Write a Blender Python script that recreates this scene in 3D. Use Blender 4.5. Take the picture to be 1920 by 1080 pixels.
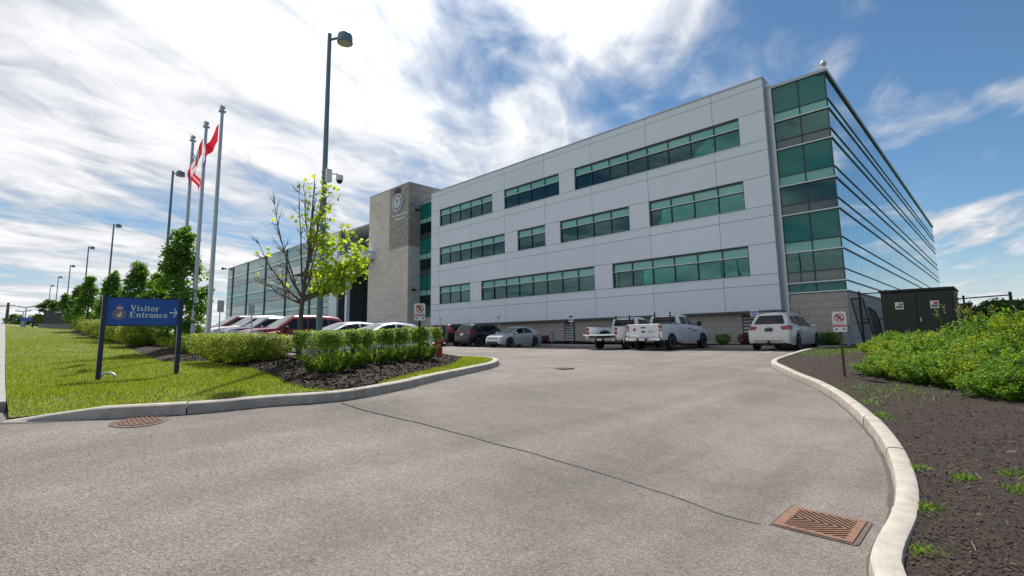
import bpy, bmesh, math, random
import numpy as np
from mathutils import Vector, Matrix
from mathutils.geometry import delaunay_2d_cdt, tessellate_polygon
from mathutils import noise as mnoise

# ------------------------------------------------------------------ scene, camera, light
for o in list(bpy.data.objects): bpy.data.objects.remove(o)
scene = bpy.context.scene
COL = scene.collection
random.seed(7); rng = np.random.default_rng(7)

F, CY, CAMH = 931.92, 510.195, 1.70                  # focal length and principal row in photo pixels
RT = np.array([[0.71315155, 0.70086487, -0.01425823],
               [0.10135763, -0.08296601, 0.99138452],
               [-0.69364364, 0.70845259, 0.13020534]])   # camera right, up, forward
cam_d = bpy.data.cameras.new("camera"); cam = bpy.data.objects.new("camera", cam_d); COL.objects.link(cam)
cam_d.sensor_width = 36; cam_d.lens = F/1920*36; cam_d.shift_y = -(540-CY)/1920
cam_d.clip_start = .05; cam_d.clip_end = 20000
m = Matrix(((RT[0][0], RT[1][0], -RT[2][0], 0), (RT[0][1], RT[1][1], -RT[2][1], 0), (RT[0][2], RT[1][2], -RT[2][2], CAMH), (0, 0, 0, 1)))
cam.matrix_world = m
scene.camera = cam

SUN_AZ, SUN_EL = math.radians(-52), math.radians(55)       # azimuth from +Y towards +X
sd = Vector((math.sin(SUN_AZ)*math.cos(SUN_EL), math.cos(SUN_AZ)*math.cos(SUN_EL), math.sin(SUN_EL)))
sun_d = bpy.data.lights.new("sun", 'SUN'); sun_d.energy = 4.2; sun_d.angle = math.radians(.6); sun_d.color = (1, .955, .88)
sun = bpy.data.objects.new("sun", sun_d); COL.objects.link(sun)
sun.rotation_euler = (-sd).to_track_quat('-Z', 'Y').to_euler(); sun.location = (-60, 50, 80)

scene.view_settings.view_transform = 'Standard'; scene.view_settings.look = 'None'
scene.view_settings.exposure = 0.5; scene.view_settings.gamma = 1.0
scene.view_settings.use_curve_mapping = False

world = bpy.data.worlds.new("World"); scene.world = world; world.use_nodes = True
def build_world():
    nt = world.node_tree; N = nt.nodes; L = nt.links; N.clear()
    def nd(t, **k):
        n = N.new(t)
        for a, b in k.items(): setattr(n, a, b)
        return n
    def math_(op, a, b=None, clamp=False):
        n = nd('ShaderNodeMath', operation=op, use_clamp=clamp)
        for i, v in enumerate((a, b)):
            if v is None: continue
            if isinstance(v, (int, float)): n.inputs[i].default_value = v
            else: L.new(v, n.inputs[i])
        return n.outputs[0]
    def smooth(v, a, b):
        n = nd('ShaderNodeMapRange', interpolation_type='SMOOTHSTEP')
        L.new(v, n.inputs[0]); n.inputs[1].default_value = a; n.inputs[2].default_value = b
        return n.outputs[0]
    out = nd('ShaderNodeOutputWorld'); bg = nd('ShaderNodeBackground'); L.new(bg.outputs[0], out.inputs[0])
    sky = nd('ShaderNodeTexSky', sky_type='NISHITA'); sky.sun_disc = False
    sky.sun_elevation = SUN_EL; sky.sun_rotation = SUN_AZ; sky.altitude = 200
    sky.air_density = 1.0; sky.dust_density = .15; sky.ozone_density = 3.0
    tc = nd('ShaderNodeTexCoord'); sep = nd('ShaderNodeSeparateXYZ'); L.new(tc.outputs['Generated'], sep.inputs[0])
    x, y, z = sep.outputs
    zc = math_('ADD', math_('MAXIMUM', z, 0.0), 0.10)
    a = math.radians(-25)                            # bearing along which the cirrus runs
    u = math_('DIVIDE', math_('ADD', math_('MULTIPLY', x, math.sin(a)), math_('MULTIPLY', y, math.cos(a))), zc)
    v = math_('DIVIDE', math_('ADD', math_('MULTIPLY', x, math.cos(a)), math_('MULTIPLY', y, -math.sin(a))), zc)
    def noise(su, sv, off, scale, detail, rough, dist):
        c = nd('ShaderNodeCombineXYZ'); L.new(math_('MULTIPLY', u, su), c.inputs[0]); L.new(math_('MULTIPLY', v, sv), c.inputs[1]); c.inputs[2].default_value = off
        n = nd('ShaderNodeTexNoise', noise_dimensions='3D'); L.new(c.outputs[0], n.inputs['Vector'])
        n.inputs['Scale'].default_value = scale; n.inputs['Detail'].default_value = detail
        n.inputs['Roughness'].default_value = rough; n.inputs['Distortion'].default_value = dist
        return n.outputs['Fac']
    n1 = noise(.70, .85, 7.9, 1.0, 11, .53, .9)       # large billows
    n2 = noise(.50, 1.20, 11.3, 1.8, 11, .53, 1.0)     # combed wisps
    n3 = noise(.8, 1.1, 23.1, 4.6, 9, .55, 1.0)       # ripple
    base = math_('ADD', math_('ADD', math_('MULTIPLY', n1, .55), math_('MULTIPLY', n2, .52)), math_('MULTIPLY', n3, .17))
    bank = smooth(v, .42, -.25)                       # the deck thins out beyond this line across the sky
    low = smooth(z, .30, .06)
    dens = math_('ADD', base, math_('ADD', math_('MULTIPLY', bank, .118), math_('MULTIPLY', low, .035)))
    mask = smooth(dens, .60, .81)
    mask = math_('MAXIMUM', mask, math_('MULTIPLY', smooth(z, .16, -.01), .82))   # pale air low over the horizon
    # towards the sun the cloud scatters light forward
    dot = nd('ShaderNodeVectorMath', operation='DOT_PRODUCT'); L.new(tc.outputs['Generated'], dot.inputs[0]); dot.inputs[1].default_value = sd
    glow = math_('POWER', math_('MAXIMUM', dot.outputs['Value'], 0.0), 10.0)
    thick = smooth(dens, .70, .95)
    tex = math_('SUBTRACT', n3, .5)
    bright = math_('ADD', math_('ADD', math_('ADD', .51, math_('MULTIPLY', tex, .26)), math_('MULTIPLY', glow, .70)), math_('MULTIPLY', thick, .24))
    cc = nd('ShaderNodeCombineXYZ')
    L.new(math_('MULTIPLY', bright, .985), cc.inputs[0]); L.new(bright, cc.inputs[1]); L.new(math_('MULTIPLY', bright, 1.03), cc.inputs[2])
    mul = nd('ShaderNodeVectorMath', operation='MULTIPLY'); L.new(sky.outputs[0], mul.inputs[0]); mul.inputs[1].default_value = (SKY_STRENGTH*.80, SKY_STRENGTH, SKY_STRENGTH*1.06)
    mix = nd('ShaderNodeMix', data_type='RGBA'); L.new(mask, mix.inputs[0]); L.new(mul.outputs[0], mix.inputs[6]); L.new(cc.outputs[0], mix.inputs[7])
    L.new(mix.outputs[2], bg.inputs[0]); bg.inputs[1].default_value = 1.0
SKY_STRENGTH = 0.064
build_world()

# ------------------------------------------------------------------ pixels to points
CAM = np.array([0, 0, CAMH])
def ray(px, py): return np.array([(px-960)/F, -(py-CY)/F, 1.]) @ RT
def onZ(px, py, z): d = ray(px, py); return CAM + d*((z-CAMH)/d[2])
def onY(px, py, Y): d = ray(px, py); return CAM + d*(Y/d[1])
def onX(px, py, X): d = ray(px, py); return CAM + d*(X/d[0])
def atD(px, py, dep): return CAM + ray(px, py)*dep

# ------------------------------------------------------------------ terrain heights
CURB_L = [(0,793,.78),(100,790,.76),(230,784,.76),(375,775,.76),(500,763,.77),(635,752,.78),(735,735,.80),(830,712,.82),(900,696,.84),(925,690,.85),(936,682,.865)]
CURB_R = [(1446.7,683,.64),(1461,696,.56),(1490,711,.48),(1525,726,.40),(1572,755,.28),(1622.5,801.7,.17),(1656,851,.10),(1671,892,.06),(1678,938,.03),(1668,998,.01),(1654,1025,0),(1630,1080,0)]
ctl = [tuple(onZ(a, b, z)) for a, b, z in CURB_L+CURB_R]
ctl += [(-1.35,5.2,0),(-3,5,.1),(0,0,.0),(0,-6,-.05),(8,0,-.2),(8,8,.05),(20,5,-.3),(15,20,.75),(5,25,.95),(30,30,.8),
        (-7.8,26,.93),(-7,22,.9),(-13,22.5,.95),(-13,28,.96),(-20,22,.98),(-25,24,1.03),(-30,24,1.12),(-40,25,1.35),(-20,16,.96),(-40,29,1.4),(-8,33,1.0),(-5.8,24,.93),
        (-17,9,.93),(-20,9,1.02),(-25.3,9,1.25),(-28,9,1.35),(-33,9,1.55),(-57,9,2.25),(-78,9,2.8),(-100,9,3.2),(-60,28,1.9),(-100,28,2.6),
        (-12.3,2,.88),(-13.3,3.8,1.0),(-16,0,1.0),(-25,0,1.55),(-47,0,2.75),(-80,0,3.9),(-120,0,4.3),(-120,9,3.6),(-25,-8,1.5),(-47,-8,2.7),(-80,-8,3.8),(-8,-6,.5),(-20,4.5,1.12)]
ctl = np.array(ctl)
def phi(r2): return np.sqrt(r2+2.0)
_d = ((ctl[:, None, :2]-ctl[None, :, :2])**2).sum(-1)
_n = len(ctl); _A = np.zeros((_n+3, _n+3)); _A[:_n, :_n] = phi(_d) - np.eye(_n)*.02
_A[:_n, _n] = 1; _A[:_n, _n+1:] = ctl[:, :2]; _A[_n:, :_n] = _A[:_n, _n:].T
_w = np.linalg.solve(_A, np.concatenate([ctl[:, 2], [0, 0, 0]]))
def Zs(P):
    P = np.asarray(P, float).reshape(-1, 2).copy()
    P[:, 0] = np.clip(P[:, 0], -125, 32); P[:, 1] = np.clip(P[:, 1], -12, 40)
    out = np.empty(len(P))
    for i in range(0, len(P), 20000):
        Q = P[i:i+20000]; d = ((Q[:, None]-ctl[None, :, :2])**2).sum(-1)
        out[i:i+20000] = phi(d)@_w[:_n] + _w[_n] + Q@_w[_n+1:]
    return out
def Z(x, y): return float(Zs([(x, y)])[0])
def onG(px, py, dz=0.):                                # pixel to the terrain it looks at
    d = ray(px, py); t0 = 1.0
    for i in range(4000):
        t = t0*1.006; p = CAM+d*t
        if p[2] < Z(p[0], p[1])+dz: break
        t0 = t
    for i in range(25):
        tm = (t0+t)/2; p = CAM+d*tm
        if p[2] < Z(p[0], p[1])+dz: t = tm
        else: t0 = tm
    return CAM+d*t

# ------------------------------------------------------------------ mesh helpers
class MB:
    def __init__(s): s.v = []; s.f = []
    def add(s, vs, fs):
        b = len(s.v); s.v += [tuple(map(float, p)) for p in vs]; s.f += [tuple(b+i for i in q) for q in fs]; return s
    def box(s, x0, y0, z0, x1, y1, z1):
        return s.add([(x0,y0,z0),(x1,y0,z0),(x1,y1,z0),(x0,y1,z0),(x0,y0,z1),(x1,y0,z1),(x1,y1,z1),(x0,y1,z1)],
                     [(3,2,1,0),(4,5,6,7),(0,1,5,4),(1,2,6,5),(2,3,7,6),(3,0,4,7)])
    def quad(s, a, b, c, d): return s.add([a, b, c, d], [(0, 1, 2, 3)])
    def bev(s, x0, y0, z0, x1, y1, z1, e):              # box with chamfered edges on all sides
        x = (x0, x0+e, x1-e, x1); y = (y0, y0+e, y1-e, y1); z = (z0, z0+e, z1-e, z1)
        bm = bmesh.new(); bmesh.ops.create_cube(bm, size=1)
        for q in bm.verts: q.co = Vector(((x0+x1)/2+q.co.x*(x1-x0), (y0+y1)/2+q.co.y*(y1-y0), (z0+z1)/2+q.co.z*(z1-z0)))
        bmesh.ops.bevel(bm, geom=bm.edges[:], offset=e, segments=1, affect='EDGES')
        bm.verts.index_update(); s.add([q.co for q in bm.verts], [[q.index for q in f.verts] for f in bm.faces]); bm.free(); return s
    def tube(s, pts, rad, n=10, cap=True):
        pts = [Vector(p) for p in pts]
        if not hasattr(rad, '__len__'): rad = [rad]*len(pts)
        b = len(s.v); up = Vector((0, 0, 1)); prev = None
        for i, p in enumerate(pts):
            t = (pts[min(i+1, len(pts)-1)]-pts[max(i-1, 0)])
            if t.length < 1e-9: t = Vector((0, 0, 1))
            t.normalize()
            r = prev if prev is not None else (Vector((1, 0, 0)) if abs(t.z) > .9 else up)
            a = (r - t*r.dot(t)); a.normalize(); prev = a; c = t.cross(a)
            for k in range(n):
                g = 2*math.pi*k/n; q = p+(a*math.cos(g)+c*math.sin(g))*rad[i]; s.v.append(tuple(q))
        for i in range(len(pts)-1):
            for k in range(n):
                s.f.append((b+i*n+k, b+i*n+(k+1) % n, b+(i+1)*n+(k+1) % n, b+(i+1)*n+k))
        if cap:
            s.f.append(tuple(b+k for k in range(n))[::-1]); e = b+(len(pts)-1)*n; s.f.append(tuple(e+k for k in range(n)))
        return s
    def lathe(s, prof, n=16, o=(0, 0, 0), axis='z'):
        b = len(s.v)
        for r, h in prof:
            for k in range(n):
                g = 2*math.pi*k/n; c, d = r*math.cos(g), r*math.sin(g)
                p = (c, d, h) if axis == 'z' else ((h, c, d) if axis == 'x' else (d, h, c))
                s.v.append((p[0]+o[0], p[1]+o[1], p[2]+o[2]))
        for i in range(len(prof)-1):
            for k in range(n): s.f.append((b+i*n+k, b+i*n+(k+1) % n, b+(i+1)*n+(k+1) % n, b+(i+1)*n+k))
        s.f.append(tuple(b+k for k in range(n))[::-1]); e = b+(len(prof)-1)*n; s.f.append(tuple(e+k for k in range(n)))
        return s
    def prism(s, poly, fn, t0, t1):                      # 2-D outline lifted by fn(u, v, t)
        n = len(poly); vs = [fn(u, v, t0) for u, v in poly]+[fn(u, v, t1) for u, v in poly]
        tri = tessellate_polygon([[Vector((u, v, 0)) for u, v in poly]])
        fs = [t for t in tri]+[tuple(i+n for i in t[::-1]) for t in tri]+[(i, (i+1) % n, (i+1) % n+n, i+n) for i in range(n)]
        return s.add(vs, fs)
    def mesh(s, name, mat, smooth=False):
        me = bpy.data.meshes.new(name); me.from_pydata(s.v, [], s.f)
        bm = bmesh.new(); bm.from_mesh(me); bmesh.ops.recalc_face_normals(bm, faces=bm.faces[:]); bm.to_mesh(me); bm.free()
        me.materials.append(mat)
        if smooth:
            me.polygons.foreach_set('use_smooth', [True]*len(me.polygons))
            if isinstance(smooth, float): me.set_sharp_from_angle(angle=math.radians(smooth))
        return me
WL = {}
def link(o, parent=None, loc=(0, 0, 0), world=True):
    """link o; loc is a world position when world is set, else relative to the parent"""
    COL.objects.link(o); loc = Vector(loc)
    if parent is not None:
        o.parent = parent
        o.location = loc-WL[parent.name] if world else loc
    else: o.location = loc
    WL[o.name] = loc if world else WL.get(parent.name, Vector((0, 0, 0)))+loc
    return o
def thing(name, label, cat, loc, group=None, rz=0):
    o = bpy.data.objects.new(name, None); o.empty_display_size = .2; link(o, None, loc); o.rotation_euler[2] = rz
    o['label'] = label; o['category'] = cat
    if group: o['group'] = group
    return o
def tag(o, label, cat, group=None):
    o['label'] = label; o['category'] = cat
    if group: o['group'] = group
    return o
def part(name, mb, mat, parent, smooth=False, local=False, label=None):
    """mesh given in world coordinates (or the parent's own, when local) as a child of parent"""
    me = mb.mesh(name, mat, smooth); o = bpy.data.objects.new(name, me)
    w = WL[parent.name]
    link(o, parent, w if not local else (0, 0, 0), world=not local)
    if not local: me.transform(Matrix.Translation(-w))
    if label: o['label'] = label
    return o
def single(name, mb, mat, loc, label, cat, group=None, smooth=False):
    me = mb.mesh(name, mat, smooth); me.transform(Matrix.Translation(-Vector(loc))); o = bpy.data.objects.new(name, me)
    link(o, None, loc); return tag(o, label, cat, group)
def structure(name, mb, mat, smooth=False, parent=None):
    o = bpy.data.objects.new(name, mb.mesh(name, mat, smooth))
    if parent is None: link(o); o['kind'] = 'structure'
    else: link(o, parent, WL[parent.name])
    return o
def np_mesh(name, V, Fq, mat):
    """V (n,3) and Fq (m,k) arrays to a mesh"""
    V = np.ascontiguousarray(V, np.float32); Fq = np.ascontiguousarray(Fq, np.int32); k = Fq.shape[1]
    me = bpy.data.meshes.new(name); me.vertices.add(len(V)); me.vertices.foreach_set('co', V.ravel())
    me.loops.add(Fq.size); me.loops.foreach_set('vertex_index', Fq.ravel())
    me.polygons.add(len(Fq)); me.polygons.foreach_set('loop_start', np.arange(0, Fq.size, k, dtype=np.int32))
    me.update(calc_edges=True); me.materials.append(mat); return me

# ------------------------------------------------------------------ materials
MATS = {}
def nodes(name):
    mt = bpy.data.materials.new(name); mt.use_nodes = True; nt = mt.node_tree
    b = nt.nodes['Principled BSDF']; MATS[name] = mt
    return mt, nt, b
def mk(name, col, rough=.6, metal=0., var=.12, vs=4., bump=0., bs=60., spec=.5, coat=0., ior=None, island=0., dist=.01, fine=0., fs=200.):
    mt, nt, b = nodes(name); N, L = nt.nodes, nt.links
    tc = N.new('ShaderNodeTexCoord')
    n = N.new('ShaderNodeTexNoise'); n.inputs['Scale'].default_value = vs; n.inputs['Detail'].default_value = 6; n.inputs['Roughness'].default_value = .62
    L.new(tc.outputs['Object'], n.inputs['Vector'])
    mr = N.new('ShaderNodeMapRange'); L.new(n.outputs['Fac'], mr.inputs[0]); mr.inputs[1].default_value = .25; mr.inputs[2].default_value = .75
    mr.inputs[3].default_value = 1-var; mr.inputs[4].default_value = 1+var
    fac = mr.outputs[0]
    def mulv(f, out, amt):
        q = N.new('ShaderNodeMapRange'); L.new(out, q.inputs[0]); q.inputs[3].default_value = 1-amt; q.inputs[4].default_value = 1+amt
        mm = N.new('ShaderNodeMath'); mm.operation = 'MULTIPLY'; L.new(f, mm.inputs[0]); L.new(q.outputs[0], mm.inputs[1]); return mm.outputs[0]
    if island:
        g = N.new('ShaderNodeNewGeometry'); fac = mulv(fac, g.outputs['Random Per Island'], island)
        oi = N.new('ShaderNodeObjectInfo'); fac = mulv(fac, oi.outputs['Random'], island*.7)
    if fine:
        n3 = N.new('ShaderNodeTexNoise'); n3.inputs['Scale'].default_value = fs; n3.inputs['Detail'].default_value = 3; L.new(tc.outputs['Object'], n3.inputs['Vector'])
        q = N.new('ShaderNodeMapRange'); L.new(n3.outputs['Fac'], q.inputs[0]); q.inputs[1].default_value = .3; q.inputs[2].default_value = .7; q.inputs[3].default_value = 1-fine; q.inputs[4].default_value = 1+fine
        mm = N.new('ShaderNodeMath'); mm.operation = 'MULTIPLY'; L.new(fac, mm.inputs[0]); L.new(q.outputs[0], mm.inputs[1]); fac = mm.outputs[0]
    vm = N.new('ShaderNodeVectorMath'); vm.operation = 'SCALE'; vm.inputs[0].default_value = col[:3]; L.new(fac, vm.inputs['Scale'])
    L.new(vm.outputs[0], b.inputs['Base Color'])
    b.inputs['Roughness'].default_value = rough; b.inputs['Metallic'].default_value = metal
    b.inputs['Specular IOR Level'].default_value = spec; b.inputs['Coat Weight'].default_value = coat; b.inputs['Coat Roughness'].default_value = .03
    if ior: b.inputs['IOR'].default_value = ior
    if bump:
        n2 = N.new('ShaderNodeTexNoise'); n2.inputs['Scale'].default_value = bs; n2.inputs['Detail'].default_value = 5; L.new(tc.outputs['Object'], n2.inputs['Vector'])
        bp = N.new('ShaderNodeBump'); bp.inputs['Strength'].default_value = bump; bp.inputs['Distance'].default_value = dist
        L.new(n2.outputs['Fac'], bp.inputs['Height']); L.new(bp.outputs[0], b.inputs['Normal'])
    return mt
def leafmat(name, col, trans, var=.35):
    mt, nt, b = nodes(name); N, L = nt.nodes, nt.links
    g = N.new('ShaderNodeNewGeometry')
    mr = N.new('ShaderNodeMapRange'); L.new(g.outputs['Random Per Island'], mr.inputs[0]); mr.inputs[3].default_value = 1-var; mr.inputs[4].default_value = 1+var
    vm = N.new('ShaderNodeVectorMath'); vm.operation = 'SCALE'; vm.inputs[0].default_value = col; L.new(mr.outputs[0], vm.inputs['Scale'])
    L.new(vm.outputs[0], b.inputs['Base Color']); b.inputs['Roughness'].default_value = .6; b.inputs['Specular IOR Level'].default_value = .16
    tr = N.new('ShaderNodeBsdfTranslucent'); vm2 = N.new('ShaderNodeVectorMath'); vm2.operation = 'SCALE'; vm2.inputs[0].default_value = trans; L.new(mr.outputs[0], vm2.inputs['Scale']); L.new(vm2.outputs[0], tr.inputs[0])
    ad = N.new('ShaderNodeAddShader'); L.new(b.outputs[0], ad.inputs[0]); L.new(tr.outputs[0], ad.inputs[1])
    L.new(ad.outputs[0], N['Material Output'].inputs[0]); return mt
def glassmat(name, tint, refl=(.9, .97, 1), ior=1.7, rough=.01):
    mt, nt, b = nodes(name); N, L = nt.nodes, nt.links; N.remove(b)
    t = N.new('ShaderNodeBsdfTransparent'); t.inputs[0].default_value = (*tint, 1)
    g = N.new('ShaderNodeBsdfGlossy'); g.inputs[0].default_value = (*refl, 1); g.inputs['Roughness'].default_value = rough
    fr = N.new('ShaderNodeFresnel'); fr.inputs[0].default_value = ior
    ge = N.new('ShaderNodeNewGeometry')                        # bow each pane a little, as real glazing does
    n = N.new('ShaderNodeTexNoise'); n.inputs['Scale'].default_value = .35; L.new(ge.outputs['Position'], n.inputs['Vector'])
    bp = N.new('ShaderNodeBump'); bp.inputs['Strength'].default_value = .12; bp.inputs['Distance'].default_value = .05; L.new(n.outputs['Fac'], bp.inputs['Height'])
    L.new(bp.outputs[0], g.inputs['Normal'])
    mx = N.new('ShaderNodeMixShader'); L.new(fr.outputs[0], mx.inputs[0]); L.new(t.outputs[0], mx.inputs[1]); L.new(g.outputs[0], mx.inputs[2])
    L.new(mx.outputs[0], N['Material Output'].inputs[0]); return mt
def asphalt():
    mt, nt, b = nodes('asphalt'); N, L = nt.nodes, nt.links; tc = N.new('ShaderNodeTexCoord'); P = tc.outputs['Object']
    def nz(s, d=5, r=.6, dist=0.):
        n = N.new('ShaderNodeTexNoise'); n.inputs['Scale'].default_value = s; n.inputs['Detail'].default_value = d; n.inputs['Roughness'].default_value = r; n.inputs['Distortion'].default_value = dist; L.new(P, n.inputs['Vector']); return n.outputs['Fac']
    def rg(f, a, b_, c, d):
        q = N.new('ShaderNodeMapRange'); L.new(f, q.inputs[0])
        for i, w in enumerate((a, b_, c, d)): q.inputs[i+1].default_value = w
        return q.outputs[0]
    def mul(a, c):
        q = N.new('ShaderNodeMath'); q.operation = 'MULTIPLY'; L.new(a, q.inputs[0]); L.new(c, q.inputs[1]); return q.outputs[0]
    vo = N.new('ShaderNodeTexVoronoi'); vo.inputs['Scale'].default_value = 75; L.new(P, vo.inputs['Vector'])
    sp = N.new('ShaderNodeSeparateColor'); L.new(vo.outputs['Color'], sp.inputs[0])
    f = mul(rg(nz(.35, 6, .6, .6), .36, .64, .80, 1.15), rg(sp.outputs[0], 0, 1, .76, 1.28))
    f = mul(f, rg(nz(3.2, 6, .7, .4), .3, .72, .90, 1.1))
    f = mul(f, rg(nz(14, 4, .6), .60, .74, 1, .80))            # darker spots
    f = mul(f, rg(nz(34, 3, .65), .32, .68, .84, 1.17))
    f = mul(f, rg(nz(.9, 5, .7, 1.5), .60, .76, 1, .74))       # oil and tyre stains
    mp_ = N.new('ShaderNodeMapping'); mp_.inputs['Rotation'].default_value = (0, 0, math.radians(28)); mp_.inputs['Scale'].default_value = (1.5, .10, 1); L.new(P, mp_.inputs['Vector'])
    nt_ = N.new('ShaderNodeTexNoise'); nt_.inputs['Scale'].default_value = 1.; nt_.inputs['Detail'].default_value = 4; L.new(mp_.outputs[0], nt_.inputs['Vector'])
    f = mul(f, rg(nt_.outputs['Fac'], .36, .64, .88, 1.10))   # worn tyre paths along the drive
    vm = N.new('ShaderNodeVectorMath'); vm.operation = 'SCALE'; vm.inputs[0].default_value = (.194, .171, .155); L.new(f, vm.inputs['Scale']); L.new(vm.outputs[0], b.inputs['Base Color'])
    b.inputs['Roughness'].default_value = .82; b.inputs['Specular IOR Level'].default_value = .3
    bp = N.new('ShaderNodeBump'); bp.inputs['Strength'].default_value = .8; bp.inputs['Distance'].default_value = .012; L.new(vo.outputs['Distance'], bp.inputs['Height'])
    bp2 = N.new('ShaderNodeBump'); bp2.inputs['Strength'].default_value = .5; bp2.inputs['Distance'].default_value = .02; L.new(nz(25, 4), bp2.inputs['Height']); L.new(bp.outputs[0], bp2.inputs['Normal'])
    L.new(bp2.outputs[0], b.inputs['Normal']); return mt
M_ASPH = asphalt()
M_KERB = mk('concrete_kerb', (.385, .345, .30), .85, var=.28, vs=5, bump=.35, bs=90, fine=.10, fs=160, island=.05)
M_CONC = mk('concrete', (.30, .28, .265), .85, var=.1, vs=2, bump=.2, bs=80, fine=.06)
M_LAWN = mk('lawn_soil', (.125, .145, .024), .9, var=.3, vs=1.2, bump=.6, bs=70, fine=.3, fs=40)
M_MULCH = mk('mulch', (.033, .021, .015), .95, var=.3, vs=6, bump=1., bs=45, fine=.45, fs=70, dist=.05)
M_CHIP = mk('wood_chip', (.066, .042, .028), .9, var=.2, vs=30, island=.65)
M_DIRT = mk('gutter_dirt', (.085, .075, .066), .95, var=.3, vs=8, bump=.5, bs=60, fine=.3, fs=50)
M_STRAW = mk('dry_straw', (.34, .27, .17), .9, var=.2, island=.4)
M_FIELD = mk('far_grass', (.07, .10, .03), .95, var=.3, vs=.2, fine=.3, fs=6)
M_PANEL = mk('aluminium_panel', (.70, .755, .83), .34, var=.03, vs=1.5, spec=.6, island=.035, bump=.02, bs=2)
M_COPING = mk('grey_coping', (.42, .44, .46), .4, .3, var=.05)
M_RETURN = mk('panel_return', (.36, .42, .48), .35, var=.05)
M_FRAME = mk('dark_frame', (.035, .055, .06), .35, .4, var=.1)
M_STRIP = mk('light_strip', (.55, .58, .58), .3, .4, var=.05)
M_VIS = glassmat('vision_glass', (.34, .68, .62), (.50, .92, .88), 2.0)
M_VISD = glassmat('vision_glass_dark', (.28, .52, .48), (.55, .9, .86), 1.9)
def spandrel(name, col, ior=1.75): return mk(name, col, .03, var=.06, vs=.6, spec=.5, ior=ior, island=.08)
M_MINT = spandrel('mint_spandrel', (.22, .52, .455), 1.5)
M_TEAL = spandrel('teal_spandrel', (.006, .165, .150), 1.45)
M_GREYG = spandrel('grey_spandrel', (.035, .075, .08))
M_MIRROR = mk('blue_mirror_glass', (.50, .70, .80), .025, .85, var=.05, vs=.6, island=.07)
M_MIRROR2 = mk('pale_mirror_glass', (.58, .80, .86), .025, .85, var=.05, vs=.6, island=.07)
M_WINGG = spandrel('wing_glass', (.13, .32, .31), 2.0)
M_WINGL = spandrel('wing_pale_glass', (.36, .60, .57), 2.0)
M_WINGB = spandrel('wing_grey_glass', (.20, .215, .225), 2.0)
M_ROOM = mk('room_wall', (.42, .40, .33), .9, var=.1)
M_BLIND = mk('roller_blind', (.62, .66, .58), .9, var=.04)
M_SLAB = mk('floor_slab', (.4, .4, .38), .9)
M_BLOCK = mk('split_block', (.45, .405, .37), .9, var=.07, vs=3, bump=.4, bs=60, fine=.10, fs=60, island=.06)
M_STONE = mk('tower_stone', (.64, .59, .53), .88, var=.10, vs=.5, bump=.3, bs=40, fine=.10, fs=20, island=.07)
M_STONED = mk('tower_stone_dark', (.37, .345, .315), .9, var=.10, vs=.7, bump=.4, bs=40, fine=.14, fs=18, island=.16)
M_MORTAR = mk('mortar', (.24, .22, .2), .95)
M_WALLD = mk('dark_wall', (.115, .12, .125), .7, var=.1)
M_METAL = mk('galvanised_metal', (.45, .47, .48), .45, .6, var=.08)
M_POLE = mk('lamp_paint', (.15, .225, .27), .45, .2, var=.08)
M_FLAGP = mk('flagpole_aluminium', (.50, .52, .54), .38, .7, var=.05)
M_BLACK = mk('black_metal', (.012, .012, .013), .5, var=.2)
M_RUST = mk('rusted_iron', (.185, .098, .062), .85, var=.28, vs=8, bump=.4, bs=80, fine=.25, fs=60)
M_RUSTP = mk('rusty_post', (.10, .07, .055), .8, var=.3, vs=20)
M_HOLE = mk('shadow_hole', (.012, .011, .010), .95)
M_CRACK = mk('crack_filler', (.035, .033, .032), .9, var=.3, vs=12)
M_YELLOW = mk('worn_yellow_paint', (.46, .36, .20), .8, var=.3, vs=6, fine=.3, fs=30)
M_WHITE = mk('white_paint', (.78, .78, .76), .5, var=.04)
M_RED = mk('red_print', (.48, .03, .035), .5, var=.05)
M_PRINTK = mk('black_print', (.02, .02, .02), .5)
M_BLUE = mk('sign_blue', (.005, .085, .40), .35, var=.06, vs=2)
M_NAVY = mk('sign_post_blue', (.008, .016, .065), .35, var=.08)
M_HYD = mk('hydrant_red', (.36, .025, .03), .45, var=.15)
M_DKGREEN = mk('cabinet_green', (.016, .022, .018), .55, var=.15, vs=2)
M_BOLL = mk('bollard_blue', (.22, .32, .38), .5, var=.08)
M_BARK = mk('bark', (.13, .105, .085), .9, var=.25, vs=12, bump=.6, bs=40)
M_TWIG = mk('twig', (.10, .08, .07), .9, var=.2)
M_GRANITE = mk('black_granite', (.012, .014, .018), .25, var=.2)
M_TYRE = mk('tyre_rubber', (.014, .014, .015), .85, var=.15)
M_RIM = mk('alloy_rim', (.55, .56, .57), .3, .8, var=.05)
M_CGLASS = mk('car_glass', (.012, .018, .02), .03, var=.1, ior=1.45)
M_CGLASS2 = mk('car_windscreen', (.075, .09, .095), .05, var=.1, ior=1.5)
M_CHROME = mk('chrome', (.6, .6, .6), .18, 1., var=.03)
M_TRIM = mk('black_trim', (.02, .02, .021), .55, var=.1)
M_TAIL = mk('tail_lamp', (.35, .012, .015), .12, coat=.8, var=.1)
M_HEAD = mk('head_lamp', (.62, .64, .66), .08, coat=1., var=.05)
M_AMBER = mk('amber_lens', (.5, .16, .02), .2)
def paint(name, col, metal=.0, rough=.32): return mk(name, col, rough, metal, var=.03, coat=.55)
L_HEDGE = leafmat('hedge_leaf', (.095, .155, .02), (.14, .20, .018))
L_HEDGE2 = leafmat('spirea_leaf', (.15, .19, .028), (.19, .22, .022))
L_LINDEN = leafmat('linden_leaf', (.058, .125, .02), (.11, .20, .014))
L_MAPLE = leafmat('young_maple_leaf', (.13, .20, .02), (.30, .36, .025), .3)
L_WILD = leafmat('wild_shrub_leaf', (.055, .118, .013), (.095, .165, .010), .55)
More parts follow.
